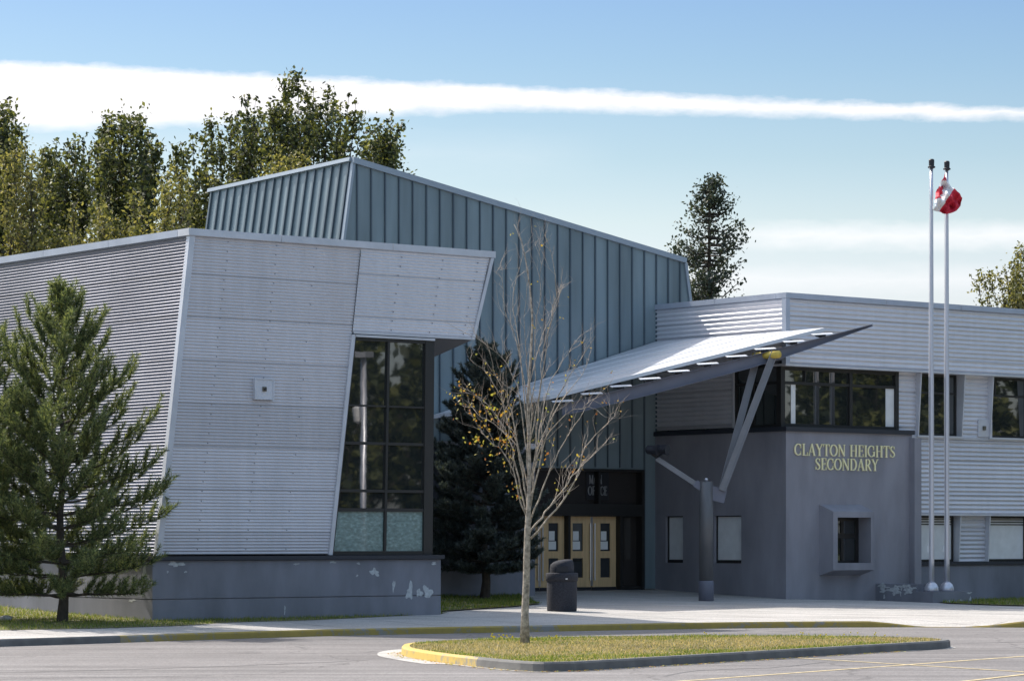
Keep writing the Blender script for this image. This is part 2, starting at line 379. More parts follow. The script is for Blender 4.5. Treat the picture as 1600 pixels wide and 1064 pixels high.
def blob(mb, c, ru, rz, b_, rnd, plane='f', n=22):
    """ragged flake outline lying on a wall"""
    ph = [rnd.uniform(0, 6.28) for _ in range(5)]; pts = []
    for k in range(n):
        t = 2*math.pi*k/n; r = 1 + 0.30*math.sin(2*t+ph[0]) + 0.24*math.sin(3*t+ph[1]) + 0.2*math.sin(5*t+ph[2]) + rnd.uniform(-.16,.16)
        r = max(r, 0.25); pts.append((c[0]+ru*r*math.cos(t), c[1]+rz*r*math.sin(t)))
    if plane == 'f': mb.prism([P(x, b_, z) for x, z in pts], (P(0,0.003,0)-P(0,0,0)))
    else: mb.prism([P(b_, x, z) for x, z in pts], (P(-0.003,0,0)-P(0,0,0)))
rnd = random.Random(7)

# ================================================================== GROUND
def plane_xy(name, x0, x1, y0, y1, z, m, n=1):
    mb = MB(); mb.poly([(x0,y0,z),(x1,y0,z),(x1,y1,z),(x0,y1,z)]); return struct(build(name, mb, m))
plane_xy('terrain', -3000, 3000, -1500, 4500, -0.62, M['field'])
plane_xy('parking_lot', -90, 110, -60, 76, ROAD, M['asphalt'])

KERB = [(-43,22.6),(-21.6,43.7),(-9.65,55.5),(-6.37,59.1),(-3.34,61.9),(0.7,64.4),(3.78,66.2),(6.26,67.2),(8.63,67.6),(11.7,67.4),(21.6,67.1),(48.5,66.4)]
def resample(pts, step):
    pts = [Vector(p) for p in pts]
    sm = []
    for i in range(len(pts)-1):
        p0, p1, p2, p3 = pts[max(i-1,0)], pts[i], pts[i+1], pts[min(i+2, len(pts)-1)]
        n = max(1, int((p2-p1).length/step))
        for k in range(n):
            t = k/n; sm.append(0.5*((2*p1)+(p2-p0)*t+(2*p0-5*p1+4*p2-p3)*t*t+(3*p1-p0-3*p2+p3)*t**3))
    sm.append(pts[-1]); return sm
kp = resample(KERB, 0.4)
def kerb_top(x):             # dropped kerb at the crossing
    h = 0.14
    if x > 8.3: h = lerp(0.14, 0.012, clamp((x-8.3)/1.13))
    if x > 10.7: h = lerp(0.012, 0.14, clamp((x-10.7)/0.8))
    return ROAD + h
def normals(pts):
    out = []
    for i in range(len(pts)):
        d = (pts[min(i+1,len(pts)-1)]-pts[max(i-1,0)]).normalized(); out.append(Vector((-d.y, d.x)))
    return out
kn = normals(kp)             # towards the building
def kerb_mesh(pts, nrm, topf, i0, i1, w=0.15):
    mb = MB(); k0 = 0
    for i in range(i0, i1+1):
        p, n = pts[i], nrm[i]; zt = topf(p.x)
        for off, z in ((0.0, ROAD-0.03), (0.012, zt-0.03), (0.035, zt), (w, zt), (w, ROAD-0.1)): mb.v.append(Vector((p.x+n.x*off, p.y+n.y*off, z)))
    for i in range(i1-i0):
        for j in range(4): q = i*5+j; mb.f.append((q, q+5, q+6, q+1))
    return mb
ys = min(range(len(kp)), key=lambda i: abs((kp[i].x*FL/kp[i].y+800)-197))
# worn yellow paint on concrete
def worn_yellow(name, amount, cols=((0.42, 0.28, 0.05), (0.60, 0.44, 0.12))):
    m = bpy.data.materials.new(name); m.use_nodes = True; n = NB(m.node_tree); p = m.node_tree.nodes['Principled BSDF']
    t = n.n('ShaderNodeTexCoord'); f = n.noise(t.outputs['Object'], 5.0, 6, 0.7); f2 = n.noise(t.outputs['Object'], 0.5, 3)
    k = n.ramp(n.m('ADD', f, n.m('MULTIPLY', f2, 0.6)), [(amount, 0.0), (amount+0.16, 1.0)])
    n.l(n.mix(k, (0.24, 0.235, 0.215), n.mix(f, *cols)), p.inputs['Base Color']); p.inputs['Roughness'].default_value = 0.8
    return m
M['kerb_y'] = worn_yellow('worn_yellow_kerb', 0.63, ((0.22, 0.16, 0.04), (0.44, 0.33, 0.08))); M['kerb_y2'] = worn_yellow('worn_yellow_nose', 0.55)
struct(build('curb', kerb_mesh(kp, kn, kerb_top, 0, ys), M['curb']))
struct(build('curb', kerb_mesh(kp, kn, kerb_top, ys, len(kp)-1), M['kerb_y']))
mb = MB(); ns = 30
for p, n in zip(kp, kn):
    q = Vector((p.x+n.x*0.15, p.y+n.y*0.15)); zt = kerb_top(p.x)-0.004
    for k in range(ns+1):
        s = (k/ns)**1.3*26.0; x, y = q.x-BX[0]*s, q.y-BX[1]*s
        z = lerp(zt, grade(*ab(x, y)), clamp(s/2.2)); mb.v.append(Vector((x, y, z)))
for i in range(len(kp)-1):
    for k in range(ns): q = i*(ns+1)+k; mb.f.append((q, q+ns+1, q+ns+2, q+1))
struct(build('sidewalk', mb, M['walk'], smooth=True))

# planted island in the lane
isl_far = [(637,1004),(700,999),(796,996),(1000,992.5),(1250,992),(1430,995),(1478,997.5)]
isl_near = [(1480,1000),(1420,1003.5),(1200,1016),(1000,1027.5),(900,1033),(850,1034),(790,1031),(700,1022),(650,1015),(628,1010)]
IZ = ROAD+0.15
ring = [Vector(G(x, y, IZ)) for x, y in isl_far + isl_near]
def closed_resample(pts, step):
    n = len(pts); out = []
    for i in range(n):
        p0, p1, p2, p3 = pts[i-1], pts[i], pts[(i+1)%n], pts[(i+2)%n]; m_ = max(1, int((p2-p1).length/step))
        for k in range(m_):
            t = k/m_; out.append(0.5*((2*p1)+(p2-p0)*t+(2*p0-5*p1+4*p2-p3)*t*t+(3*p1-p0-3*p2+p3)*t**3))
    return out
ring = closed_resample(ring, 0.3)
cen = sum(ring, Vector((0,0)))/len(ring)
def inward(pts, d):
    n = len(pts); out = []
    for i in range(n):
        t = (pts[(i+1)%n]-pts[i-1]).normalized(); nn = Vector((t.y, -t.x))
        out.append(pts[i]+nn*d)
    return out
if (inward(ring, 0.2)[0]-cen).length > (ring[0]-cen).length: ring.reverse()
def ring_strip(offs):
    mb = MB(); loops = []
    for off, z in offs: loops.append([Vector((p.x, p.y, z)) for p in inward(ring, off)])
    n = len(ring)
    for L in loops: mb.v += L
    for k in range(len(loops)-1):
        for i in range(n): i2 = (i+1)%n; mb.f.append((k*n+i, k*n+i2, (k+1)*n+i2, (k+1)*n+i))
    return mb
mb = ring_strip(((0.0, ROAD-0.03), (0.012, IZ-0.03), (0.04, IZ), (0.15, IZ), (0.15, ROAD)))
o = build('island_curb', mb, [M['curb'], M['kerb_y2']])
nr = len(ring)
for f in o.data.polygons:
    c = f.center; px = c.x/c.y*FL+800; py = HOR+(EYE-c.z)*FL/c.y
    if px < 745 and (py > 1012 or px < 650): f.material_index = 1
struct(o)
inner = inward(ring, 0.15)
mb = MB(); mb.poly([(p.x, p.y, IZ-0.012) for p in inner]); struct(build('island_soil', mb, M['soil']))
# concrete gutter pan round the nose and the dusty strip along the near edge
mb = MB(); no_ = inward(ring, 0.012); nw = [0]*nr
for i in range(nr):
    i2 = (i+1) % nr
    def wd(p):
        px = p.x/p.y*FL+800; py = HOR+(EYE-IZ)*FL/p.y
        return 0.42 if px < 700 else (0.10 if py > 1003 or px > 1470 else 0.0)
    w1, w2 = wd(ring[i]), wd(ring[i2])
    if w1 == 0 and w2 == 0: continue
    p1, p2 = inward(ring, -w1)[i], inward(ring, -w2)[i2]
    mb.poly([(no_[i].x,no_[i].y,ROAD+0.006),(no_[i2].x,no_[i2].y,ROAD+0.006),(p2.x,p2.y,ROAD+0.006),(p1.x,p1.y,ROAD+0.006)])
struct(build('gutter', mb, M['gutter']))
# parking lines
mb = MB()
for q in ([(1055,1064.5),(1600,1025)],[(1220,1026),(1600,1049.5)],[(1505,1064.5),(1640,1049)]):
    p0, p1 = Vector(G(*q[0], ROAD)), Vector(G(*q[1], ROAD)); d = (p1-p0).normalized()
    p0 = p0-d*(3.0 if q[0][1] > 1060 else 0); p1 = p1+d*4; nn = Vector((-d.y, d.x))*0.05
    mb.poly([(*(p0-nn), ROAD+0.005+0.001*len(mb.f)), (*(p1-nn), ROAD+0.005+0.001*len(mb.f)), (*(p1+nn), ROAD+0.005+0.001*len(mb.f)), (*(p0+nn), ROAD+0.005+0.001*len(mb.f))])
struct(build('parking_lines', mb, M['line']))
# tarred seams running with the lane
mb = MB()
for q in ([(-60,1052),(180,1046),(420,1038),(575,1031)],[(-40,1061),(120,1058.5),(330,1055)],[(1180,1012.5),(1330,1009),(1620,1002)],[(1040,1056),(1090,1047),(1200,1043),(1290,1034)]):
    c = resample([G(*v, ROAD) for v in q], 0.5); w = 0.03
    for k in range(len(c)-1):
        d = (c[k+1]-c[k]).normalized(); nn = Vector((-d.y, d.x)); j0, j1 = math.sin(k*1.7+q[0][1])*.02, math.sin((k+1)*1.7+q[0][1])*.02
        a0, a1 = c[k]+nn*j0, c[k+1]+nn*j1
        mb.poly([(*(a0-nn*w), ROAD+.003), (*(a1-nn*w), ROAD+.003), (*(a1+nn*w), ROAD+.003), (*(a0+nn*w), ROAD+.003)])
struct(build('asphalt_seams', mb, mat('tar', (0.10, 0.095, 0.095), 0.8)))
# dry leaves and grit along the gutters
rs = np.random.RandomState(3)
def litter(pts, n, spread, size, z, name, m):
    V = []
    for _ in range(n):
        i = rs.randint(len(pts)-1); t = rs.rand(); p = pts[i].lerp(pts[i+1], t)
        x = p.x + rs.normal(0, spread); y = p.y - abs(rs.normal(0, spread)); s = size*rs.uniform(.4, 1.2); th = rs.rand()*6.28
        u = np.array([math.cos(th), math.sin(th), rs.uniform(-.3,.3)])*s; w = np.array([-math.sin(th), math.cos(th), rs.uniform(-.3,.5)])*s*.7
        c = np.array([x, y, z+0.3*s]); V.append([c-u-w*.3, c+w*.2-u*.1, c+u, c-w])
    o = npmesh(name, V, 4, m); o['kind'] = 'stuff'; return o
near_pts = [p for p in inward(ring, -0.06) if HOR+(EYE-IZ)*FL/p.y > 1004]
near_pts.sort(key=lambda p: p.x)
o = litter(near_pts, 900, 0.09, 0.028, ROAD+0.008, 'leaf_litter', M['leaf_aut']); tag(o, 'dry brown leaf litter along the island curb', 'leaf litter')

# ================================================================== GRASS
def inpoly(x, y, poly):
    c = False; n = len(poly); j = n-1
    for i in range(n):
        if (poly[i][1] > y) != (poly[j][1] > y) and x < (poly[j][0]-poly[i][0])*(y-poly[i][1])/(poly[j][1]-poly[i][1])+poly[i][0]: c = not c
        j = i
    return c
def blades(poly, n, h, w, zf, dens=None):
    xs = [p[0] for p in poly]; ys_ = [p[1] for p in poly]; V = []
    tries = 0
    while len(V) < n and tries < n*12:
        tries += 1
        x = rs.uniform(min(xs), max(xs)); y = rs.uniform(min(ys_), max(ys_))
        if not inpoly(x, y, poly): continue
        hh = 1.0
        if dens:
            hh = dens(x, y)
            if rs.rand() > hh: continue
        z = zf(x, y); th = rs.rand()*6.28; H_ = h*rs.uniform(.45, 1.25)*(0.5+0.5*hh); W_ = w*rs.uniform(.6, 1.3); l = H_*rs.uniform(.1, .8); ph = rs.rand()*6.28
        u = np.array([math.cos(th), math.sin(th), 0])*W_; b0 = np.array([x, y, z]); tip = b0+np.array([math.cos(ph)*l, math.sin(ph)*l, H_])
        V.append([b0-u, b0+u, tip])
    return V
def patchy(x, y, s=0.9, seed=0.0):
    return 0.5+0.25*math.sin(x*s*1.7+seed+1.3*math.sin(y*s))+0.25*math.sin(y*s*2.3-seed+1.1*math.sin(x*s*1.3))
ip = [(p.x, p.y) for p in inward(ring, 0.17)]
def edge_green(x, y):        # greener near the kerb, straw in the middle
    px = x/y*FL+800; py = HOR+(EYE-IZ)*FL/y
    lo = np.interp(px, [620,700,790,850,1000,1200,1420], [1012,1022,1031,1034,1027,1016,1003])
    hi = np.interp(px, [637,700,796,1000,1250,1430], [1004,999,996,992,992,995])
    t = (py-hi)/max(lo-hi, 1); return clamp(1.05*abs(t-0.48)*2 - 0.3 + 0.55*(patchy(x, y, 1.4)-0.45))
gm = blades(ip, 13000, 0.06, 0.008, lambda x, y: IZ-0.012, lambda x, y: edge_green(x, y)**1.2)
o = npmesh('lawn', gm, 3, M['grass_g'], kind='stuff'); tag(o, 'green grass tufts round the edge of the curbed island', 'grass')
gd = blades(ip, 30000, 0.042, 0.009, lambda x, y: IZ-0.012, lambda x, y: 0.25+0.75*(1-edge_green(x, y)))
o = npmesh('lawn', gd, 3, M['grass_d'], kind='stuff'); tag(o, 'dry straw coloured grass in the middle of the curbed island', 'grass')

def lawn_patch(name, pts, zf, m=M['soil']):
    pts = [Vector(p) for p in pts]; mb = MB(); mb.poly([(p.x, p.y, zf(p.x, p.y)) for p in pts]); return struct(build(name, mb, m))
def gz(x, y): return grade(*ab(x, y))
bL = 9.6
wl = lambda a, off: tuple(P(a, bL+0.14+off, 0))[:2]
def Gg(px, py):              # ground point on the graded walk
    z = -0.2
    for _ in range(8): x, y = G(px, py, z); z = gz(x, y)
    return x, y
lawn1 = [Gg(-260,996), Gg(0,985), Gg(150,982), Gg(290,977.5), Gg(362,973), Gg(500,969), Gg(640,962), Gg(700,957)] + [wl(-15.2,-0.05), wl(-23.06,-0.05), tuple(P(-23.1, 5, 0))[:2], tuple(P(-23.1, -4, 0))[:2], tuple(P(-36, -2, 0))[:2]]
def lz(x, y):
    return gz(x, y)+0.018
def along(pl, t):
    for k in range(len(pl)-1):
        if t <= pl[k+1][0]: u = (t-pl[k][0])/(pl[k+1][0]-pl[k][0]); return lerp(pl[k][1][0], pl[k+1][1][0], u), lerp(pl[k][1][1], pl[k+1][1][1], u)
    return pl[-1][1]
lo_ = list(zip((0, .25, .4, .55, .62, .75, .9, 1.0), lawn1[:8]))
up_ = [(0, tuple(P(-36,-14,0))[:2]), (.25, tuple(P(-23.2,0,0))[:2]), (.5, wl(-23.06,-0.05)), (1.0, wl(-15.2,-0.05))]
mb = MB(); nu, nv = 80, 10
for i in range(nu+1):
    p0, p1 = along(lo_, i/nu), along(up_, i/nu)
    for k in range(nv+1): x, y = lerp(p0[0],p1[0],k/nv), lerp(p0[1],p1[1],k/nv); mb.v.append(Vector((x, y, lz(x, y)-0.012)))
for i in range(nu):
    for k in range(nv): q = i*(nv+1)+k; mb.f.append((q, q+nv+1, q+nv+2, q+1))
struct(build('lawn_soil', mb, M['soil'], smooth=True))
o = npmesh('lawn', blades(lawn1, 46000, 0.085, 0.009, lambda x, y: lz(x, y)-0.03), 3, M['grass_g'], kind='stuff')
tag(o, 'strip of green lawn below the grey base wall and the sunlit pine', 'grass')
bed = [Gg(684,957), Gg(740,953), Gg(800,949), Gg(845,944), tuple(P(-6.9, 2.3, 0))[:2], tuple(P(-15, 2.3, 0))[:2]]
def bz(x, y): return gz(x, y)+0.03
o = lawn_patch('planting_bed', bed, bz)
o = npmesh('lawn', blades(bed, 9000, 0.11, 0.011, bz, lambda x, y: clamp(patchy(x, y, 1.6, 2))), 3, M['grass_g'], kind='stuff')
tag(o, 'sparse weeds in the shaded bed under the dark pine', 'weeds')
bR = 5.48
rb = [Gg(1480,943), Gg(1560,946), Gg(1640,948), Gg(1800,950), tuple(P(20, bR+0.2, 0))[:2], tuple(P(5.2, bR+0.2, 0))[:2]]
lawn_patch('lawn_soil', rb, lambda x, y: gz(x, y)+0.03)
o = npmesh('lawn', blades(rb, 9000, 0.1, 0.011, lambda x, y: gz(x, y)+0.02), 3, M['grass_g'], kind='stuff')
tag(o, 'shaded strip of grass below the low wall right of the flagpoles', 'grass')
# weeds with yellow flowers on the island
V = []
for _ in range(46):
    px = rs.choice([rs.uniform(760,880), rs.uniform(1100,1420)]); py = np.interp(px, [760,880,1100,1420], [1000,1001,995,996.5])+rs.uniform(-1.5,3)
    x, y = G(px, py, IZ); z = IZ+rs.uniform(.05,.11); s = rs.uniform(.008,.016)
    V.append([(x-s,y,z-s),(x+s,y,z-s),(x+s,y+.004,z+s),(x-s,y+.004,z+s)]); V.append([(x,y-s,z-s),(x,y+s,z-s),(x+.004,y+s,z+s),(x+.004,y-s,z+s)])
o = npmesh('weed_flowers', V, 4, M['flower'], kind='stuff'); tag(o, 'tiny yellow weed flowers on the grassy island', 'flowers')
# ---- SCENE PARTS 2 ----
# ================================================================== BUILDINGS
def wallgrid(mb, pt, u0, u1, z0, z1, holes, depth):
    """wall face with rectangular holes and their reveals; pt(u, z, d) -> world"""
    us = sorted({u0, u1, *[h[0] for h in holes], *[h[1] for h in holes]}); zs = sorted({z0, z1, *[h[2] for h in holes], *[h[3] for h in holes]})
    for i in range(len(us)-1):
        for j in range(len(zs)-1):
            cu, cz = (us[i]+us[i+1])/2, (zs[j]+zs[j+1])/2
            if any(h[0] < cu < h[1] and h[2] < cz < h[3] for h in holes): continue
            mb.poly([pt(us[i],zs[j],0), pt(us[i+1],zs[j],0), pt(us[i+1],zs[j+1],0), pt(us[i],zs[j+1],0)])
    for h in holes:
        c = [(h[0],h[2]),(h[1],h[2]),(h[1],h[3]),(h[0],h[3])]
        for k in range(4):
            p, q = c[k], c[(k+1)%4]; mb.poly([pt(*p,0), pt(*q,0), pt(*q,depth), pt(*p,depth)])

# ---------------- metal clad wing on the left
wing = thing('metal_clad_building', 'ribbed silver metal wing with leaning walls and tall corner window, left', 'building', P(-19, 6, -0.3))
def through(p, q):                                 # a leaning edge of the facade as a(z)
    (a0, z0), (a1, z1) = F(*p, bL), F(*q, bL); return lambda z: a0 + (z-z0)*(a1-a0)/(z1-z0)
ZT, ZB = F(297, 357, bL)[1], F(245, 868, bL)[1]
eL = through((245,868), (297,357))                 # leaning corner
eW = through((515,868), (551,525))                 # leaning left edge of the window, then the sheet joint above it
eR = through((740,531), (770,393))                 # leaning right end of the overhang
aWR = F(678, 700, bL)[0]; aBL = F(233, 965, bL)[0]; aBR = F(683, 950, bL)[0]; BK = -13.0
def hz(y): return F(600, y, bL)[1]                 # height of a level line crossing the window
ZC = F(740, 531, bL)[1]; ZS, ZH, ZJ = ZB, ZC-.025, F(300, 935, bL)[1]
mb = MB()                                          # base wall
for z0, z1 in ((-0.8, ZJ-.01), (ZJ+.01, ZB-.11)): mb.box(aBL, aBR, BK, bL+0.14, z0, z1)
mb.box(aBL+.05, aBR-.05, BK, bL+0.10, ZJ-.05, ZJ+.05)
base = build('base_wall', mb, M['conc'], wing)
for px, py, ru, rz in ((276,881,.17,.06),(262,893,.03,.02),(290,893,.03,.02),(463,881,.06,.02),(585,894,.11,.09),(640,924,.10,.16),(655,926,.07,.10),(668,925,.10,.15),(615,915,.03,.14),(558,899,.03,.02),(678,880,.07,.03),(560,880,.05,.02),(520,878,.09,.02),(445,952,.02,.08)):
    mb = MB(); blob(mb, F(px, py, bL+0.14), ru, rz, bL+0.14, rnd); build('bare_patch', mb, M['peel'], base)
for px, py, ru, rz in ((226,894,.10,.10),(222,930,.03,.02),(206,938,.12,.03)): mb = MB(); blob(mb, S(px, py, aBL), ru, rz, aBL, rnd, 's'); build('bare_patch', mb, M['peel'], base)
mb = MB(); mb.box(aBL-.05, aBR+.06, BK, bL+0.22, ZB-.10, ZB-.01); build('ledge', mb, M['ledge'], wing)
mb = MB(); corr_front(mb, lambda z: eL(z)+0.11, lambda z: eW(z)-0.03, ZB+0.02, ZT-0.15, bL, 0.071, 0.010); build('metal_cladding', mb, M['clad'], wing)
mb = MB(); corr_front(mb, lambda z: eW(z)-0.03, lambda z: eR(z)-0.08, ZC+.04, ZT-0.15, bL+0.024, 0.071, 0.010); build('metal_cladding', mb, M['clad2'], wing)
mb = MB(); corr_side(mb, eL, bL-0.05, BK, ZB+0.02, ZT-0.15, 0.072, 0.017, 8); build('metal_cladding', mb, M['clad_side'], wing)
mb = MB()                                          # corner and edge trims
mb.hexa([P(eL(ZB)-.03,bL-.1,ZB), P(eL(ZB)+.115,bL-.1,ZB), P(eL(ZB)+.115,bL+.035,ZB), P(eL(ZB)-.03,bL+.035,ZB), P(eL(ZT)-.03,bL-.1,ZT-.16), P(eL(ZT)+.115,bL-.1,ZT-.16), P(eL(ZT)+.115,bL+.035,ZT-.16), P(eL(ZT)-.03,bL+.035,ZT-.16)])
build('corner_trim', mb, M['trim'], wing)
mb = MB(); mb.hexa([P(eW(ZB)-.05,bL-.1,ZB), P(eW(ZB)+.05,bL-.1,ZB), P(eW(ZB)+.05,bL+.045,ZB), P(eW(ZB)-.05,bL+.045,ZB), P(eW(ZH)-.05,bL-.1,ZH), P(eW(ZH)+.05,bL-.1,ZH), P(eW(ZH)+.05,bL+.045,ZH), P(eW(ZH)-.05,bL+.045,ZH)])
build('edge_trim', mb, M['trim'], wing)
mb = MB(); mb.hexa([P(eR(ZC)-.09,bL-.1,ZC), P(eR(ZC),bL-.1,ZC), P(eR(ZC),bL+.055,ZC), P(eR(ZC)-.09,bL+.055,ZC), P(eR(ZT)-.09,bL-.1,ZT-.16), P(eR(ZT),bL-.1,ZT-.16), P(eR(ZT),bL+.055,ZT-.16), P(eR(ZT)-.09,bL+.055,ZT-.16)])
build('edge_trim', mb, M['trim'], wing)
mb = MB(); mb.box(eW(ZH)+.06, aWR, bL-0.05, bL+0.05, ZH-.05, ZH); mb.box(eW(ZC), eR(ZC)-.09, bL-.02, bL+0.044, ZC-.005, ZC+.045); build('edge_trim', mb, M['trim'], wing)
mb = MB()                                          # parapet coping, in lengths with open joints
cuts = [eL(ZT)-0.07, F(438,365,bL)[0], F(612,380,bL)[0], eR(ZT)+0.05]
for i in range(3): mb.box(cuts[i], cuts[i+1]-0.012, bL-0.4, bL+0.065, ZT-0.155, ZT)
build('coping', mb, M['trim'], wing)
mb = MB()
cb = [bL-0.412, 6.2, 3.2, .2, -2.8, -5.8, BK]
for i in range(6): mb.box(eL(ZT)-0.07, eL(ZT)+0.3, cb[i+1]+.012, cb[i], ZT-0.155, ZT)
build('coping', mb, M['trimb'], wing)
mb = MB(); mb.poly([P(eL(ZT)+.1,bL-.2,ZT-.25), P(aWR,bL-.2,ZT-.25), P(aWR,BK,ZT-.25), P(eL(ZT)+.1,BK,ZT-.25)])
mb.poly([P(aWR,bL-.2,ZT-.25), P(eR(ZT)-.05,bL-.2,ZT-.25), P(eR(ZT)-.05,bL-6.6,ZT-.25), P(aWR,bL-6.6,ZT-.25)])
build('roof', mb, M['roof'], wing)
mb = MB(); mb.poly([P(aWR,bL-.12,1.1), P(aWR,BK,1.1), P(aWR,BK,ZT-.1), P(aWR,bL-.12,ZT-.1)]); mb.poly([P(aBL+.1,BK,-.4), P(aWR,BK,-.4), P(aWR,BK,ZT-.1), P(eL(ZT),BK,ZT-.1)])
mb.poly([P(eR(ZC)-.02,bL-.05,ZC), P(eR(ZC)-.02,bL-6.6,ZC-1.45), P(eR(ZT)-.02,bL-6.6,ZT-.05), P(eR(ZT)-.02,bL-.05,ZT-.05)]); mb.poly([P(aWR,bL-6.6,ZC-1.45), P(eR(ZC),bL-6.6,ZC-1.45), P(eR(ZT),bL-6.6,ZT-.05), P(aWR,bL-6.6,ZT-.05)])
build('wall', mb, M['clad2'], wing)
mb = MB(); mb.poly([P(aWR-.1,bL-.04,ZC-.01), P(eR(ZC)-.03,bL-.04,ZC-.01), P(eR(ZC)-.03,bL-6.6,ZC-1.46), P(aWR-.1,bL-6.6,ZC-1.46)]); build('soffit', mb, M['soffit'], wing)
# tall window
wR = through((670,866), (673,537)); mL = through((602,866), (608,537))
bw = bL-0.06
mb = MB()
mb.barf((wR(ZS)-.02,ZS), (wR(ZH)-.02,ZH-.055), 0.26, bw-.1, bw+.06)
mb.barf((eW(ZS)+.03,ZS+.04), (wR(ZS)-.15,ZS+.04), 0.09, bw-.1, bw+.05); mb.barf((eW(ZH),ZH-.09), (wR(ZH)-.15,ZH-.09), 0.07, bw-.1, bw+.05)
mb.barf((eW(ZS+.09)+.08,ZS+.09), (eW(ZH-.13)+.08,ZH-.13), 0.07, bw-.1, bw+.046)
mb.barf((mL(ZS+.09),ZS+.09), (mL(ZH-.13),ZH-.13), 0.065, bw-.1, bw+.054)
z1_, z2_, z3_, z4_ = hz(796.5), hz(767), hz(693), hz(634.6)
for z, w in ((z1_,0.08),(z2_,0.065),(z3_,0.065),(z4_,0.04)): mb.barf((eW(z)+.06,z), (wR(z)-.15,z), w, bw-.1, bw+.044)
win = build('window', mb, M['framebr'], wing)
mb = MB(); mb.poly([P(eW(z1_)+.03,bw,z1_), P(wR(z1_)-.05,bw,z1_), P(wR(ZH)-.05,bw,ZH), P(eW(ZH)+.03,bw,ZH)]); build('pane', mb, M['pane'], win)
mb = MB(); mb.poly([P(eW(ZS)+.03,bw,ZS), P(wR(ZS)-.05,bw,ZS), P(wR(z1_)-.05,bw,z1_), P(eW(z1_)+.03,bw,z1_)]); build('frosted_pane', mb, M['frost'], win)
# square plate with a small light
la0, lz1 = F(395, 591, bL); la1, lz0 = F(426, 625, bL); lm, ln_ = (la0+la1)/2, (lz0+lz1)/2
mb = MB(); mb.box(la0+.04, la1-.03, bL-.02, bL+0.06, lz0+.02, lz1-.02); mb.box(la0, la0+.04, bL-.02, bL+0.09, lz0, lz1); mb.box(la1-.03, la1, bL-.02, bL+0.075, lz0, lz1); mb.box(la0+.04,la1-.03,bL-.02,bL+.08,lz1-.02,lz1); mb.box(la0+.04,la1-.03,bL-.02,bL+.08,lz0,lz0+.02)
lt = build('wall_light', mb, M['trim'], wing)
mb = MB(); mb.box(lm-.05, lm+.05, bL+.06, bL+0.09, ln_-.05, ln_+.05); f0 = build('lamp_bezel', mb, M['lamp'], lt)
mb = MB(); mb.tube([P(lm,bL+.09,ln_), P(lm,bL+.11,ln_)], 0.028, 12); build('lamp_lens', mb, M['darksteel'], lt)
# screw heads in rows
mb = MB()
for fr in (0.22, 0.50, 0.73):
    k = 0; z = 1.25
    while z < ZT-0.2:
        a = lerp(eL(z), eW(z), fr) + rnd.uniform(-.02,.02); mb.box(a-.008, a+.008, bL-.01, bL+.014, z-.008, z+.008); z += 0.213*(1 if fr < .6 else 2)
for fr in (0.30, 0.62, 0.9):
    z = ZC+.12
    while z < ZT-0.2:
        a = lerp(eW(z), eR(z), fr) + rnd.uniform(-.02,.02); mb.box(a-.008, a+.008, bL+.01, bL+.037, z-.008, z+.008); z += 0.213
o = build('screw_heads', mb, M['steel'], wing); o['kind'] = 'stuff'

# ---------------- low link block in the shade of the pine
link = thing('low_link_block', 'low grey concrete block behind the dark pine, left of the wooden doors', 'building', P(-10.5, 1.2, -0.2))
LF = 2.2; lkR = F(836, 900, LF)[0]; lkT = F(690, 690, LF)[1]; lkJ = F(720, 936, LF)[1]
mb = MB(); mb.box(aWR+.05, lkR, 0.08, LF, lkJ+.01, lkT-.14); mb.box(aWR+.05, lkR, 0.08, LF, -0.6, lkJ-.01); mb.box(aWR+.1,lkR-.04,.1,LF-.04,lkJ-.05,lkJ+.05); build('wall', mb, M['conc'], link)
mb = MB(); mb.box(aWR+.05, lkR+.06, 0.06, LF+.06, lkT-.14, lkT+.01); build('coping', mb, M['trim'], link)
mb = MB(); mb.box(aWR+.1, lkR-.1, 0.1, LF-.1, lkT+.01, lkT+.03); build('roof', mb, M['roof'], link)

# ---------------- tall hall with standing seam walls
hall = thing('seamed_metal_hall', 'tall blue-green standing seam hall with a sloping roofline behind the wooden entrance doors', 'building', P(-5, -4, 0))
gL = lambda z: -10.79 + (z-11.71)*0.157
gR = lambda z: 1.13 + (9.70-z)*0.172
gT = lambda a: 11.71 - (a+10.79)*0.1686
gB = -7.1; gTb = 11.52
mb = MB(); cap = MB()
DL, DR, DH = -5.25, -0.47, 3.48
def strip_front(a0, a1):
    zb = DH if (a0+a1)/2 > DL and (a0+a1)/2 < DR else 0.02
    if (a0+a1)/2 < -10.0: zb = 2.5
    mb.poly([P(a0,0,zb), P(a1,0,zb), P(a1,0,gT(a1)-.05), P(a0,0,gT(a0)-.05)])
seams = [-10.70+0.4655*k for k in range(26)]
xs = sorted(set([s for s in seams if s < 1.1] + [DL, DR]))
xs = [x for i, x in enumerate(xs)]
for i in range(len(xs)-1): strip_front(xs[i], xs[i+1])
mb.poly([P(gL(2.5),0,2.5), P(xs[0],0,2.5), P(xs[0],0,gT(xs[0])-.05), P(gL(11.6),0,11.66)])
mb.poly([P(xs[-1],0,.02), P(gR(.02),0,.02), P(gR(9.65),0,9.65), P(xs[-1],0,gT(xs[-1])-.05)])
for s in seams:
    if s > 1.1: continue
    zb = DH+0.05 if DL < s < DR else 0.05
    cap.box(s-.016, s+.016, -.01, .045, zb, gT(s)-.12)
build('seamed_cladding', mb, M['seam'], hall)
cap_o = build('seam_ribs', cap, M['rib_shade'], hall); cap_o['kind'] = 'stuff'
mb = MB()
mb.poly([P(gL(2.5),0,2.5), P(gL(2.5),gB,2.5), P(gL(gTb),gB,gTb), P(gL(11.71),0,11.71)])
build('seamed_cladding', mb, M['seam'], hall); mb = MB()
nb = 17
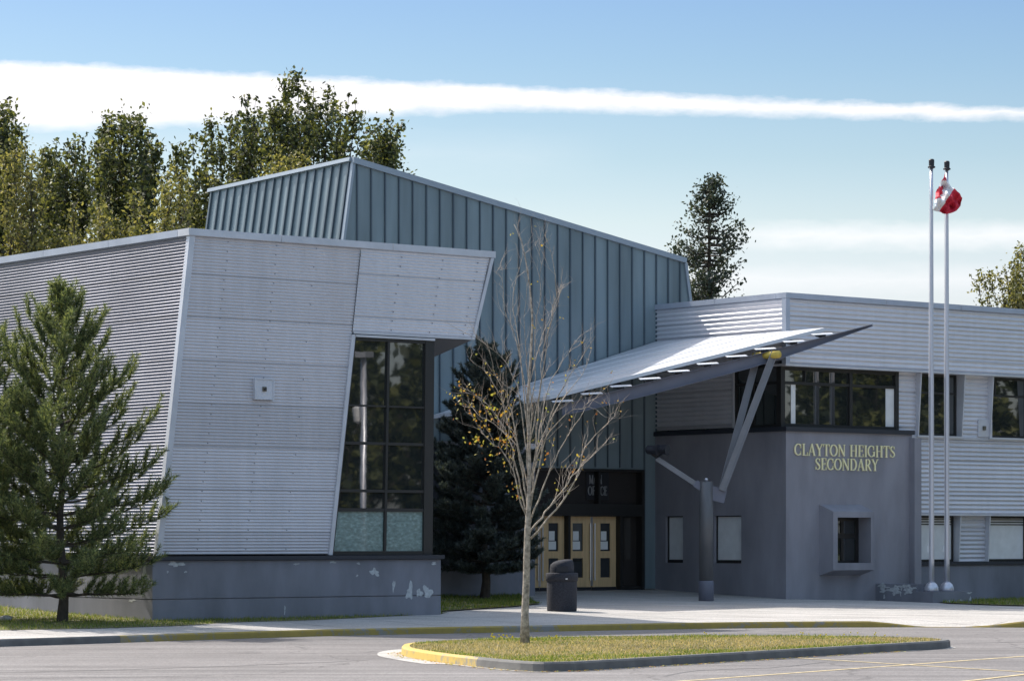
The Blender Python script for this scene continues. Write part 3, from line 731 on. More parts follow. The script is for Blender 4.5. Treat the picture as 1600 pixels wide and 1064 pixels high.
for k in range(nb+1):
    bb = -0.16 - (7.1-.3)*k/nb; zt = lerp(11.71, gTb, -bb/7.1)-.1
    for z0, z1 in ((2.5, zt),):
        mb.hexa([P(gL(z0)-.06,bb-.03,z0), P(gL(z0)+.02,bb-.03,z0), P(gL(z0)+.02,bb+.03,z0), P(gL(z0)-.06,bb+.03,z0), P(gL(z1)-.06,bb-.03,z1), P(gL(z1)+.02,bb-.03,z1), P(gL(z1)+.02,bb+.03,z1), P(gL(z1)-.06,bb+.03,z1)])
cap_o = build('seam_ribs', mb, M['rib_shade'], hall); cap_o['kind'] = 'stuff'
mb = MB()
mb.poly([P(gR(0),0,0), P(gR(0),gB,0), P(gR(9.5),gB,9.5), P(gR(9.7),0,9.7)]); mb.poly([P(gL(2.5),gB,2.5), P(gR(0),gB,0), P(gR(9.5),gB,9.5), P(gL(gTb),gB,gTb)])
build('wall', mb, M['seam'], hall)
mb = MB(); mb.box(aWR+.1, -11.9, gB, -.15, -.4, 9.25); build('wall', mb, M['seam'], hall)  # unseen mass behind the left wing, added to shade the walk
mb = MB(); mb.poly([P(gL(11.7),0,11.68), P(gR(9.7),0,9.67), P(gR(9.5),gB,9.47), P(gL(gTb),gB,gTb-.03)]); build('roof', mb, M['roof'], hall)
mb = MB()                                          # roof edge trims
def edge(p, q, w, h): mb.beam(p, q, w, h)
mb.hexa([P(gL(11.6)-.04,-.05,11.58), P(gR(9.6),-.05,9.58), P(gR(9.6),.07,9.58), P(gL(11.6)-.04,.07,11.58), P(gL(11.7)-.04,-.05,11.74), P(gR(9.7)+.04,-.05,9.73), P(gR(9.7)+.04,.07,9.73), P(gL(11.7)-.04,.07,11.74)])
build('roof_trim', mb, M['seamcap'], hall)
mb = MB()
mb.hexa([P(gL(11.55)-.1,-.06,11.64), P(gL(11.55)-.1,gB-.05,gTb-.075), P(gL(11.55)+.06,gB-.05,gTb-.075), P(gL(11.55)+.06,-.06,11.64), P(gL(11.7)-.1,-.06,11.745), P(gL(11.7)-.1,gB-.05,gTb+.03), P(gL(11.7)+.06,gB-.05,gTb+.03), P(gL(11.7)+.06,-.06,11.745)])
build('roof_trim', mb, M['seamcap'], hall)
mb = MB()
mb.hexa([P(gL(2.5)-.03,-.09,2.5), P(gL(2.5)+.05,-.09,2.5), P(gL(2.5)+.05,.03,2.5), P(gL(2.5)-.03,.03,2.5), P(gL(11.6)-.03,-.09,11.6), P(gL(11.6)+.05,-.09,11.6), P(gL(11.6)+.05,.03,11.6), P(gL(11.6)-.03,.03,11.6)])
build('corner_trim', mb, M['seamcap'], hall); mb = MB()
mb.hexa([P(gR(0)-.05,-.09,0), P(gR(0)+.05,-.09,0), P(gR(0)+.05,.05,0), P(gR(0)-.05,.05,0), P(gR(9.6)-.05,-.09,9.58), P(gR(9.6)+.05,-.09,9.58), P(gR(9.6)+.05,.05,9.58), P(gR(9.6)-.05,.05,9.58)])
build('corner_trim', mb, M['seamcap'], hall)
# entrance doors
bd = -0.16
mb = MB()
mb.box(DR-.11, DR, -.3, .05, 0.0, DH); mb.box(DL, DL+.1, -.3, .05, 0, DH); mb.box(DL+.1, DR-.11, -.3, .05, DH-.07, DH)
mb.box(DL+.1, DR-.11, -.3, .08, 2.125, 2.47)
mb.box(-3.325, -3.245, -.28, .03, 0, 2.125); mb.box(-1.385, -1.30, -.28, .03, 0, 2.125); mx_ = lerp(F(916,760,-.18)[0], F(951,760,-.18)[0], .40); mb.box(mx_-.035, mx_+.035, -.25, .02, 2.47, DH-.07)
mb.box(-1.30, DR-.11, -.25, .02, 0, .1)
ef = build('door_frame', mb, M['frame'], hall)
mb = MB(); mb.poly([P(DL+.1,-.2,2.4), P(DR-.1,-.2,2.4), P(DR-.1,-.2,DH), P(DL+.1,-.2,DH)]); mb.poly([P(-1.31,-.2,.05), P(DR-.1,-.2,.05), P(DR-.1,-.2,2.2), P(-1.31,-.2,2.2)])
build('pane', mb, M['pane_e'], ef)
def door(a0, a1, hinge_right, papers):
    mb = MB(); zt = 2.115; w = a1-a0; off = 0.30 if not hinge_right else 0.27
    g0, g1 = a0+w*0.235, a1-w*0.33
    if hinge_right: g0, g1 = a0+w*0.36, a1-w*0.235
    else: g0, g1 = a0+w*0.24, a1-w*0.34
    fr = lambda u, z, d: P(u, bd-d, z)
    wallgrid(mb, fr, a0+.004, a1-.004, 0.09, zt, [(g0,g1,0.36,0.92),(g0,g1,1.12,1.92)], 0.04)
    mb.box(a0+.004, a1-.004, bd-.05, bd-.042, .09, zt)
    d = build('door', mb, M['wood'], hall)
    mb = MB()
    for z0, z1 in ((0.36,0.92),(1.12,1.92)): mb.poly([P(g0-.002,bd-.03,z0), P(g1+.002,bd-.03,z0), P(g1+.002,bd-.03,z1), P(g0-.002,bd-.03,z1)])
    build('pane', mb, M['pane'], d)
    mb = MB(); hx_ = a0+.075 if hinge_right else a1-.075
    mb.tube([P(hx_,bd+.06,.28), P(hx_,bd+.06,1.92)], .022, 8)
    for z in (.34, 1.1, 1.86): mb.tube([P(hx_,bd-.01,z), P(hx_,bd+.06,z)], .012, 6)
    mb.box(hx_+(.04 if not hinge_right else -.075), hx_+(.075 if not hinge_right else -.04), bd, bd+.008, .12, 2.1)
    build('handle', mb, M['chrome'], d)
    mb = MB(); mb.box(a0+.004, a1-.004, bd, bd+.004, 0.02, .088); build('kick_plate', mb, M['darksteel'], d)
    for k, (z0, z1, da, w_) in enumerate(((1.165,1.40,.02,.27),(1.425,1.69,.03,.21))):
        if not papers: break
        mb = MB(); x0 = g0+da; mb.box(x0, x0+w_*1.0, bd-.022, bd-.018, z0, z1); pp = build('paper_notice', mb, M['paper'], d)
    return d
door(-5.15, -4.245, False, False); door(-4.235, -3.33, True, True); door(-3.24, -2.318, False, True); door(-2.308, -1.39, True, True)
mb = MB(); mb.box(DL+.05, DR-.05, -.3, .02, -.1, .018); build('threshold', mb, M['darksteel'], hall)
# office sign hung behind the transom glass front
mb = MB(); mb.box(-2.80, -1.84, -.195, -.175, 2.62, 3.44) if False else None
sx0, sz1 = F(916, 737, -0.18); sx1, sz0 = F(951, 781, -0.18)
mb.box(sx0, sx1, -.195, -.175, sz0, sz1); osign = build('office_sign', mb, M['signblack'], hall)

# ---- lettering drawn as strokes
TK, TN = 0.155, 0.06
def arc(cx, cy, rx, ry, t0, t1, n=14):
    return [(cx+rx*math.cos(math.radians(lerp(t0,t1,k/n))), cy+ry*math.sin(math.radians(lerp(t0,t1,k/n))), lerp(TN, TK, abs(math.cos(math.radians(lerp(t0,t1,k/n)))))) for k in range(n+1)]
def ln(x0, y0, x1, y1, w): return [(x0,y0,w),(x1,y1,w)]
def sf(x, y, h=0.13): return ln(x-h, y, x+h, y, 0.05)
GL = {
 'C': (0.80, [arc(.43,.5,.36,.46,48,312), ln(.68,.62,.68,.95,.06), ln(.68,.05,.68,.36,.04)]),
 'G': (0.86, [arc(.43,.5,.36,.46,48,325), ln(.68,.62,.68,.95,.06), ln(.72,.08,.72,.44,TK), sf(.70,.45)]),
 'O': (0.86, [arc(.43,.5,.35,.46,0,360,24)]),
 'L': (0.66, [ln(.2,0,.2,1,TK), sf(.2,.975), ln(.08,.025,.6,.025,.05), ln(.59,.02,.62,.28,.05)]),
 'A': (0.84, [ln(.12,.02,.42,1,TN), ln(.42,1,.70,.02,TK), ln(.24,.34,.58,.34,.05), sf(.12,.025,.1), sf(.70,.025,.12)]),
 'Y': (0.80, [ln(.12,.98,.4,.46,TK), ln(.68,.98,.4,.46,TN), ln(.4,.02,.4,.48,TK), sf(.12,.975,.11), sf(.68,.975,.1), sf(.4,.025)]),
 'T': (0.72, [ln(.36,.02,.36,.98,TK), ln(.04,.97,.68,.97,.06), ln(.05,.98,.05,.76,.05), ln(.67,.98,.67,.76,.05), sf(.36,.025)]),
 'N': (0.90, [ln(.17,.02,.17,.98,TN), ln(.16,.98,.74,.04,TK), ln(.74,.02,.74,.98,TN), sf(.15,.975,.1), sf(.17,.025,.1), sf(.74,.975,.1)]),
 'H': (0.90, [ln(.2,.02,.2,.98,TK), ln(.70,.02,.70,.98,TK), ln(.2,.51,.7,.51,.055), sf(.2,.975), sf(.2,.025), sf(.7,.975), sf(.7,.025)]),
 'E': (0.70, [ln(.2,.02,.2,.98,TK), ln(.08,.97,.6,.97,.055), ln(.08,.03,.62,.03,.055), ln(.2,.52,.5,.52,.05), ln(.6,.98,.6,.76,.05), ln(.62,.02,.62,.25,.05), ln(.5,.42,.5,.62,.045)]),
 'I': (0.40, [ln(.2,.02,.2,.98,TK), sf(.2,.975), sf(.2,.025)]),
 'S': (0.64, [[(.52,.78,.05),(.48,.90,.055),(.34,.96,.06),(.19,.90,.09),(.13,.76,.13),(.20,.62,.15),(.36,.50,.16),(.50,.37,.15),(.55,.23,.13),(.47,.09,.09),(.31,.04,.06),(.16,.10,.055),(.11,.25,.05)], ln(.53,.72,.53,.95,.045), ln(.10,.05,.10,.28,.045)]),
 'D': (0.86, [ln(.2,.02,.2,.98,TK), [(.08,.97,.05),(.40,.97,.05)]+arc(.40,.5,.34,.47,88,-88)+[(.08,.03,.05)]]),
 'R': (0.80, [ln(.2,.02,.2,.98,TK), [(.08,.97,.05),(.36,.97,.05)]+arc(.36,.73,.22,.24,85,-85)+[(.2,.48,.05)], ln(.38,.48,.68,.03,TK), sf(.2,.025), sf(.70,.025,.1)]),
 'M': (1.0, [ln(.15,.02,.15,.98,.09), ln(.15,.98,.5,.1,TK), ln(.5,.1,.83,.98,.07), ln(.83,.02,.83,.98,TK)]),
 'F': (0.66, [ln(.2,.02,.2,.98,TK), ln(.2,.96,.6,.96,.1), ln(.2,.52,.5,.52,.1)]),
}
def lettering(mb, text, a0, a1, z0, h, b_, thick, wk=1.0):
    tot = sum(GL[c][0] if c != ' ' else 0.42 for c in text); sx = (a1-a0)/tot; x = a0; e = 0
    for c in text:
        if c == ' ': x += 0.42*sx; continue
        w, strokes = GL[c]
        for st in strokes:
            e += 1; th = thick + 0.0006*(e % 9)
            L, R = [], []
            for k, (px, py, wd) in enumerate(st):
                q = st[min(k+1, len(st)-1)]; p = st[max(k-1, 0)]; d = Vector(((q[0]-p[0])*sx, (q[1]-p[1])*h))
                if d.length < 1e-6: d = Vector((1,0))
                d.normalize(); n = Vector((-d.y, d.x))*wd*wk*h/2*0.95; c0 = Vector((x+px*sx, z0+py*h)); L.append(c0+n); R.append(c0-n)
            for k in range(len(L)-1):
                mb.hexa([P(R[k].x,b_,R[k].y), P(R[k+1].x,b_,R[k+1].y), P(L[k+1].x,b_,L[k+1].y), P(L[k].x,b_,L[k].y), P(R[k].x,b_+th,R[k].y), P(R[k+1].x,b_+th,R[k+1].y), P(L[k+1].x,b_+th,L[k+1].y), P(L[k].x,b_+th,L[k].y)])
        x += w*sx
mb = MB(); lettering(mb, 'MAIN', sx0+.10, lerp(sx0,sx1,.70), lerp(sz0,sz1,.56), .27, -.175, .006); lettering(mb, 'OFFICE', sx0+.06, sx1-.06, lerp(sz0,sz1,.16), .27, -.175, .006)
build('sign_lettering', mb, M['signwhite'], osign)

# ---------------- right wing
rw = thing('two_storey_wing', 'two storey ribbed metal wing with brass lettering on its dark grey corner wall', 'building', P(8, 1, -0.2))
RT = 8.30; AE = 17.0; SB = 5.50; MBW = 5.20; LBW = 4.98
mb = MB(); corr_side(mb, lambda z: 0.0, 0.0, 5.38, 6.42, RT-.14, 0.13, 0.019, 8); build('metal_cladding', mb, M['clad2'], rw)
mb = MB(); corr_side(mb, lambda z: 0.0, 0.0, 3.28, 4.62, 6.42, 0.13, 0.019, 8); build('metal_cladding', mb, M['clad2'], rw)
mb = MB(); corr_front(mb, lambda z: 0.1, lambda z: AE, 6.34, RT-.14, bR, 0.13, 0.019, seg=8); build('metal_cladding', mb, M['clad2'], rw)
mb = MB()
U = [(5.48,7.28),(8.54,10.34),(11.6,13.4)]                                     # window bays
ed = [4.66] + [v for u in U for v in u] + [AE]
for i in range(0, len(ed), 2): mb = MB(); corr_front(mb, lambda z, q=ed[i]: q, lambda z, q=ed[i+1]: q, 4.42, 6.30, MBW, 0.13, 0.019, seg=8); build('metal_cladding', mb, M['clad2'], rw)
mb = MB()
corr_front(mb, lambda z: 4.7, lambda z: AE, 2.20, 4.42, MBW, 0.13, 0.019, seg=8)
build('metal_cladding', mb, M['clad2'], rw)
mb = MB()
ed = [4.9] + [v for u in ((5.36,7.36),(8.62,10.5),(11.7,13.6)) for v in u] + [AE]
for i in range(0, len(ed), 2): mb = MB(); corr_front(mb, lambda z, q=ed[i]: q, lambda z, q=ed[i+1]: q, 0.80, 2.22, LBW, 0.13, 0.019, seg=8); build('metal_cladding', mb, M['clad2'], rw)
mb = MB()
cu = [-0.05, 3.9, 7.0, 10.4, 13.5, AE]
for i in range(5): mb.box(cu[i], cu[i+1]-.012, bR-.35, bR+.06, RT-.15, RT)
for b0, b1 in ((0, 2.6), (2.612, bR-.362)): mb.box(-.05, .3, b0, b1, RT-.15, RT)
build('coping', mb, M['trimb'], rw)
mb = MB(); mb.box(-.045, .11, bR-.12, bR+.045, 6.30, RT-.155); build('corner_trim', mb, M['trimb'], rw)
mb = MB(); mb.box(-.03, .03, 3.29, 3.37, 4.6, 6.3); build('corner_trim', mb, M['trim'], rw)
mb = MB(); mb.box(-.06, AE, 5.0, bR+.05, 6.27, 6.33); mb.box(-.06, .2, 3.2, 5.0, 6.35, 6.40); mb.box(4.7, AE, 4.9, MBW+.04, 2.15, 2.2); mb.box(4.72, AE, MBW-.05, MBW+.045, 4.38, 4.42); build('edge_trim', mb, M['trim'], rw)
mb = MB(); mb.box(.05, AE, -6, bR-.1, RT-.4, RT-.25); build('roof', mb, M['roof'], rw)
mb = MB(); mb.poly([P(.05,-6,-.4), P(AE,-6,-.4), P(AE,-6,RT-.2), P(.05,-6,RT-.2)]); mb.poly([P(AE,-6,-.4), P(AE,bR,-.4), P(AE,bR,RT-.2), P(AE,-6,RT-.2)]); mb.box(.3, AE-.1, 4.0, 4.1, -.4, RT-.3)
build('wall', mb, M['clad2'], rw)
# lettered concrete corner
mb = MB()
H1 = (S(1041,0,0)[0], S(1068,0,0)[0], 0.78, 2.13); H2 = (S(1117,0,0)[0], S(1159,0,0)[0], 0.78, 2.13)
wallgrid(mb, lambda u, z, d: P(-.02+d, u, z), 0.0, SB, -0.6, 4.46, [H1, H2], 0.14)
wbL, wbT = F(1280, 788, SB); wbR = F(1345, 800, SB)[0]; wbB = F(1282, 899, SB)[1]
wallgrid(mb, lambda u, z, d: P(u, SB-d, z), -.02, 4.98, -0.6, 4.46, [(wbL+.12, wbR-.02, wbB+.2, wbT-.25)], 0.02)
sw = build('base_wall', mb, M['conc2'], rw)
mb = MB(); mb.box(4.88, 5.16, 4.7, SB+.2, -.6, 4.37); build('pilaster', mb, M['conc2'], rw)
mb = MB(); mb.box(5.16, AE, 4.6, LBW+.10, -.6, 0.70); build('base_wall', mb, M['conc'], rw)
mb = MB(); mb.box(5.16, AE, 4.6, LBW+.16, 0.705, 0.80); build('ledge', mb, M['ledge'], rw)
mb = MB(); mb.box(-.09, 5.02, 4.9, SB+.08, 4.46, 4.585); mb.box(-.09, 0.2, 0.0, 4.9, 4.46, 4.585); build('ledge', mb, M['ledge'], rw)
for (b0, b1, z0, z1) in (H1, H2):
    mb = MB(); mb.box(.06, .10, b0, b1, z0, z0+.09); mb.box(.06, .10, b0, b0+.04, z0+.09, z1); mb.box(.06,.10,b1-.03,b1,z0+.09,z1); mb.box(.06,.10,b0+.04,b1-.03,z1-.03,z1); w_ = build('window', mb, M['frame'], rw)
    mb = MB(); mb.poly([P(.09,b0,z0), P(.09,b1,z0), P(.09,b1,z1), P(.09,b0,z1)]); build('blind', mb, M['blind'], w_)
# ribbon window round the corner
b5 = 5.26
mb = MB(); z0, z1 = 4.585, 6.27
mb.box(-.0, .16, b5-.16, b5+.02, z0, z1); mb.box(4.52, 4.66, b5-.12, b5+.03, z0, z1)
mb.box(.16, 4.52, b5-.1, b5+.02, z0, z0+.1); mb.box(.16, 4.52, b5-.1, b5+.02, z1-.1, z1)
tz = F(1300, 601, b5)[1]
mb.box(.16, 4.52, b5-.1, b5+.012, tz-.04, tz+.04)
for px in (1329,): a = F(px, 630, b5)[0]; mb.box(a-.06, a+.06, b5-.1, b5+.025, z0+.1, z1-.1)
a = F(1258, 590, b5)[0]; mb.box(a-.025, a+.025, b5-.1, b5+.016, tz+.04, z1-.1)
cw = build('window', mb, M['frame'], rw)
mb = MB(); mb.poly([P(.1,b5-.04,z0), P(4.6,b5-.04,z0), P(4.6,b5-.04,z1), P(.1,b5-.04,z1)]); build('pane', mb, M['pane'], cw)
for p0, p1 in ((1237,1244),(1385,1403)):
    mb = MB(); a0, a1 = F(p0,640,b5)[0], F(p1,640,b5)[0]; mb.box(a0, a1, b5-.036, b5-.03, z0+.1, tz-.04); build('blind', mb, M['blind'], cw)
mb = MB(); mb.box(0.02, .09, 3.37, 3.45, z0, 6.35); mb.box(.02,.09,3.45,b5-.16,z0,z0+.08); mb.box(.02,.09,3.45,b5-.16,6.25,6.35); mb.box(.02,.09,4.1,4.17,z0+.08,6.25); mb.box(.02,.085,3.45,4.1,tz-.04,tz+.04); mb.box(.02,.085,4.17,b5-.16,tz-.04,tz+.04)
sw2 = build('window', mb, M['frame'], rw)
mb = MB(); mb.poly([P(.06,3.4,z0), P(.06,b5-.1,z0), P(.06,b5-.1,6.35), P(.06,3.4,6.35)]); build('pane', mb, M['pane'], sw2)
# boxed windows with tapering cheeks
def bay(a0, a1, z0, z1, bt, bb, bg, shaded, vm, tr):
    mb = MB(); t = .035
    for s0, s1 in ((a0-.04, a0), (a1, a1+.04)):
        mb.hexa([P(s0,bg-.05,z0), P(s1,bg-.05,z0), P(s1,bb,z0), P(s0,bb,z0), P(s0,bg-.05,z1), P(s1,bg-.05,z1), P(s1,bt,z1), P(s0,bt,z1)])
    mb.box(a0-.04, a1+.04, bg-.05, bb, z0-.05, z0); sur = build('window_surround', mb, M['trim'], rw)
    mb = MB(); fw = .07
    mb.box(a0, a0+fw, bg-.04, bg+.03, z0, z1); mb.box(a1-fw, a1, bg-.04, bg+.03, z0, z1); mb.box(a0+fw, a1-fw, bg-.04, bg+.03, z0, z0+fw); mb.box(a0+fw, a1-fw, bg-.04, bg+.03, z1-fw, z1)
    if shaded:
        for k in range(3): mb.box(a0+fw, a1-fw, bg-.04, bg+.025, z1-fw-.05-.075*k, z1-fw-.02-.075*k)
    else:
        mb.box(a0+fw, a1-fw, bg-.04, bg+.022, tr-.03, tr+.03)
        if vm: mb.box(vm-.03, vm+.03, bg-.04, bg+.018, tr+.03, z1-fw)
    fr = build('frame', mb, M['frame'], sur)
    mb = MB(); mb.poly([P(a0,bg,z0), P(a1,bg,z0), P(a1,bg,z1), P(a0,bg,z1)]); build('blind' if shaded else 'pane', mb, M['blind'] if shaded else M['pane'], sur)
for i, (a0, a1) in enumerate(U):
    bay(a0, a1, 4.47, 6.27, MBW+.22, MBW+.10, MBW-.14, False, a0+.75 if i != 1 else a0+.42, 5.72)
for i, (a0, a1) in enumerate(((5.40,7.36),(8.66,10.5),(11.7,13.6))): bay(a0, a1, 0.80, 2.15, LBW+.20, LBW+.12, LBW-.12, True, None, 0)
# plate with a small light between the boxed windows
mb = MB(); pa0, pz1 = F(1527,655,MBW); pa1, pz0 = F(1547,683,MBW); mb.box(pa0, pa1, MBW-.02, MBW+.05, pz0, pz1); mb.box(pa1-.03,pa1+.02,MBW-.02,MBW+.07,pz0-.01,pz1+.01)
lt = build('wall_light', mb, M['trim'], rw)
pm = (pa0+pa1)/2-.05; mb = MB(); mb.box(pm-.05, pm+.05, MBW+.05, MBW+.10, (pz0+pz1)/2-.06, (pz0+pz1)/2+.06); build('lamp_bezel', mb, M['lamp'], lt)
# projecting deep set window below the letters
bF = SB+0.5
fl, ft = F(1302, 799, bF); fr_, fb = F(1366, 890, bF); ol, ot = F(1309, 808, bF); or_, ob = F(1361, 879, bF)
mb = MB(); W_ = [(wbL,wbB),(fr_-.02,wbB),(fr_-.02,wbT),(wbL,wbT)]; Fr = [(fl,fb),(fr_,fb),(fr_,ft),(fl,ft)]; Op = [(ol,ob),(or_,ob),(or_,ot),(ol,ot)]
for k in range(4):
    k2 = (k+1) % 4
    mb.poly([P(W_[k][0],SB,W_[k][1]), P(W_[k2][0],SB,W_[k2][1]), P(Fr[k2][0],bF,Fr[k2][1]), P(Fr[k][0],bF,Fr[k][1])])
    mb.poly([P(Fr[k][0],bF,Fr[k][1]), P(Fr[k2][0],bF,Fr[k2][1]), P(Op[k2][0],bF,Op[k2][1]), P(Op[k][0],bF,Op[k][1])])
    mb.poly([P(Op[k][0],bF,Op[k][1]), P(Op[k2][0],bF,Op[k2][1]), P(Op[k2][0],SB-.06,Op[k2][1]), P(Op[k][0],SB-.06,Op[k][1])])
bx = build('window_surround', mb, M['conc2'], rw)
bg = SB-.02; mb = MB(); aw0, aw1 = ol, or_; mz = (ob+ot)/2+.12
mb.box(aw0,aw0+.3,bg-.03,bg+.012,ob,ot); mb.box(aw1-.12,aw1,bg-.03,bg+.03,ob,ot); mb.box(aw0+.3,aw1-.12,bg-.03,bg+.03,ob,ob+.06); mb.box(aw0+.3,aw1-.12,bg-.03,bg+.03,ot-.1,ot); mb.box(aw0+.3,aw1-.12,bg-.03,bg+.025,mz-.07,mz+.07); mb.box(aw0+.62,aw0+.72,bg-.03,bg+.028,ob+.06,ot-.1)
build('frame', mb, M['frame'], bx)
mb = MB(); mb.poly([P(aw0,bg,ob), P(aw1,bg,ob), P(aw1,bg,ot), P(aw0,bg,ot)]); build('pane', mb, M['pane'], bx)
# raised brass lettering
mb = MB(); lettering(mb, 'CLAYTON HEIGHTS', 0.27, 4.26, 3.79, 0.335, SB+.012, .03); build('sign_lettering', mb, M['gold'], rw)
mb = MB(); lettering(mb, 'SECONDARY', 1.06, 3.58, 3.40, 0.335, SB+.012, .03); build('sign_lettering', mb, M['gold'], rw)

# ---------------- entrance canopy
cz = lambda a: 7.24 + 0.29*a
can = thing('entrance_canopy', 'pale sloping sheet metal entrance canopy on a slanted beam, column and struts', 'canopy', P(-3.09, 5.6, -0.18))
pl = [(-8.2,.06),(-6.6,3.2),(0.0,7.0),(-.06,5.6),(-.06,.06)]
mb = MB(); mb.prism([P(a,b_,cz(a)) for a, b_ in pl], (0,0,-.10))
ud = Vector((0.870,0.492)); nd = Vector((-0.492,0.870))
for k in range(1, 6):                              # low seams on the deck, running with the beam
    o0 = Vector((-6.6,3.2))-nd*0.9*k; seg = []
    for q in np.linspace(-6, 12, 300):
        p = o0+ud*q
        if inpoly(p.x, p.y, [(a*1.0-(.03 if a<-.2 else .0), b_) for a, b_ in pl]): seg.append(p)
    if len(seg) > 3: s0, s1 = seg[0], seg[-1]; mb.beam(P(s0.x,s0.y,cz(s0.x)+.004), P(s1.x,s1.y,cz(s1.x)+.004), .025, .016)
build('deck', mb, M['canopy'], can)
B0 = Vector((-6.5,3.6)); BV = Vector((6.84,3.87))
bt = lambda s: 5.38 + (7.33-5.38)*(s-.143)/(1.094-.143)
bp = lambda s, o=0.0: (B0.x+BV.x*s+nd.x*o, B0.y+BV.y*s+nd.y*o)
mb = MB(); st = [(.0,.30),(.07,.34),(.295,.36),(.667,.34),(.86,.24),(1.094,.06)]
def ibeam(off0, off1, top0, top1):
    i0 = len(mb.v)
    for s, d in st:
        for o, h in ((off0,top1(d)),(off1,top1(d)),(off1,top0(d)),(off0,top0(d))): mb.v.append(P(*bp(s,o), bt(s)-h))
    for k in range(len(st)-1):
        for j in range(4): j2 = (j+1)%4; q = i0+k*4; mb.f.append((q+j, q+j2, q+4+j2, q+4+j))
    mb.f.append((i0,i0+1,i0+2,i0+3)); e = i0+4*(len(st)-1); mb.f.append((e+3,e+2,e+1,e))
ibeam(-.02, .02, lambda d: .02, lambda d: d-.02); ibeam(-.12, .12, lambda d: 0, lambda d: .018); ibeam(-.12, .12, lambda d: d-.02, lambda d: d)
build('beam', mb, M['steel'], can)
for k in range(10):                                 # purlins, each with a tilted cap plate over the beam
    s = 0.1016*k; mid = Vector(bp(s)); p0 = mid+nd*0.06; back = min(2.6, (mid.y-.25)/.87)
    p1 = mid-nd*back
    if p1.x > -.12: p1 = mid-nd*max(.3, (mid.x+.12)/-.492)
    mb = MB(); z0 = bt(s)+.035
    mb.beam(P(*p0, z0), P(*p1, min(z0+(p1.x-p0.x)*.29, cz(p1.x)-.16)), .20, .10)
    pu = build('purlin', mb, M['darksteel'], can)
    mb = MB(); c = []
    for o_, zz in ((-.06, .115), (.19, .068)):
        for ds in (-.036, .036): c.append(P(*bp(s+ds, o_), bt(s)+zz+ds*.5))
    dn = Vector((0,0,-.015)); q = [c[0], c[1], c[3], c[2]]
    mb.hexa([v+dn for v in q]+q); build('cap_plate', mb, M['canopy'], pu)
colp = P(-3.09, 5.6, 0)
mb = MB(); mb.lathe(colp, [(.19,.12),(.19,3.0),(.15,3.03)], 28); col = build('column', mb, M['column'], can, True)
mb = MB(); mb.lathe(colp, [(.205,-.3),(.205,.32),(.195,.34)], 28); build('column_shoe', mb, M['steel'], col, True)
mb = MB(); mb.lathe(colp, [(.04,3.03),(.05,3.1),(.02,3.12)], 12); build('cap_bolt', mb, M['pole'], col, True)
sp = bp(.715); topz = bt(.715)-.12
bm_ = colp + Vector((.36, -.05, 2.78))
mb = MB(); mb.beam(colp+Vector((.12,0,2.72)), colp+Vector((.52,0,2.62)), .16, .38); mb.beam(colp+Vector((-.12,0,2.86)), colp+Vector((-.3,0,2.98)), .14, .2); build('bracket', mb, M['steel'], can)
for o in (-.34, .30):
    mb = MB(); tp = P(sp[0], sp[1]+o, topz); bo = bm_ + Vector((.06, -.1 if o > 0 else .12, 0))
    d = (tp-bo).normalized(); r = d.cross(Vector((0,1,0))).normalized()
    mb.beam(bo, tp+d*.1, .16, .025, Vector((0,1,0))) ; mb.beam(bo+r*.085, tp+d*.1+r*.085, .02, .13, Vector((0,1,0))); mb.beam(bo-r*.085, tp+d*.1-r*.085, .02, .13, Vector((0,1,0)))
    build('strut', mb, M['steel2'], can)
mb = MB(); mb.tube([P(sp[0],sp[1]-.45,topz+.02), P(sp[0],sp[1]+.52,topz+.02)], .10, 18); build('pipe', mb, M['yellow'], can, True)
mb = MB(); ae = D(1026, 716, 79.9); a0_ = D(1098, 763, 79.7); mb.beam(a0_, ae, .13, .13); build('lamp_arm', mb, M['steel2'], can)
for i, (px, py) in enumerate(((1019,703),(1034,702))):
    c = D(px, py, 79.75); ax = Vector((.83,-.5,-.08)).normalized(); mb = MB(); mb.tube([c-ax*.17, c-ax*.13, c+ax*.08, c+ax*.18], [.08,.12,.13,.15], 14)
    mb.beam(c-Vector((0,0,.12)), ae+Vector((0,-.06,.02)), .05, .05); build('floodlight', mb, M['darksteel'], can)

# ---------------- flagpoles, plinth, flag
mb = MB(); mb.box(3.5, 3.92, SB, 7.1, -.6, .20); mb.box(3.42, 5.0, 7.1, 7.8, -.6, .0)
pln = build('low_plinth', mb, M['conc'], loc=P(4.2, 7.4, -.3)); tag(pln, 'low L shaped dark concrete plinth with flaking white patches under the two flagpoles', 'plinth')
mb = MB()
for _ in range(26): mb = MB(); blob(mb, (rnd.uniform(5.7,7.05), rnd.choice([rnd.uniform(-.2,.16), rnd.uniform(.0,.17)])), rnd.uniform(.03,.14), rnd.uniform(.02,.08), 3.5-.0004*_, rnd, 's', 14); build('bare_patch', mb, M['peel'], pln)
for a, z, ru, rz in ((4.1,-.27,.14,.03),(4.55,-.25,.05,.03),(4.9,-.05,.08,.03),(4.93,-.22,.04,.06)): mb = MB(); blob(mb, (a,z), ru, rz, 7.8, rnd, 'f', 14); build('bare_patch', mb, M['peel'], pln)
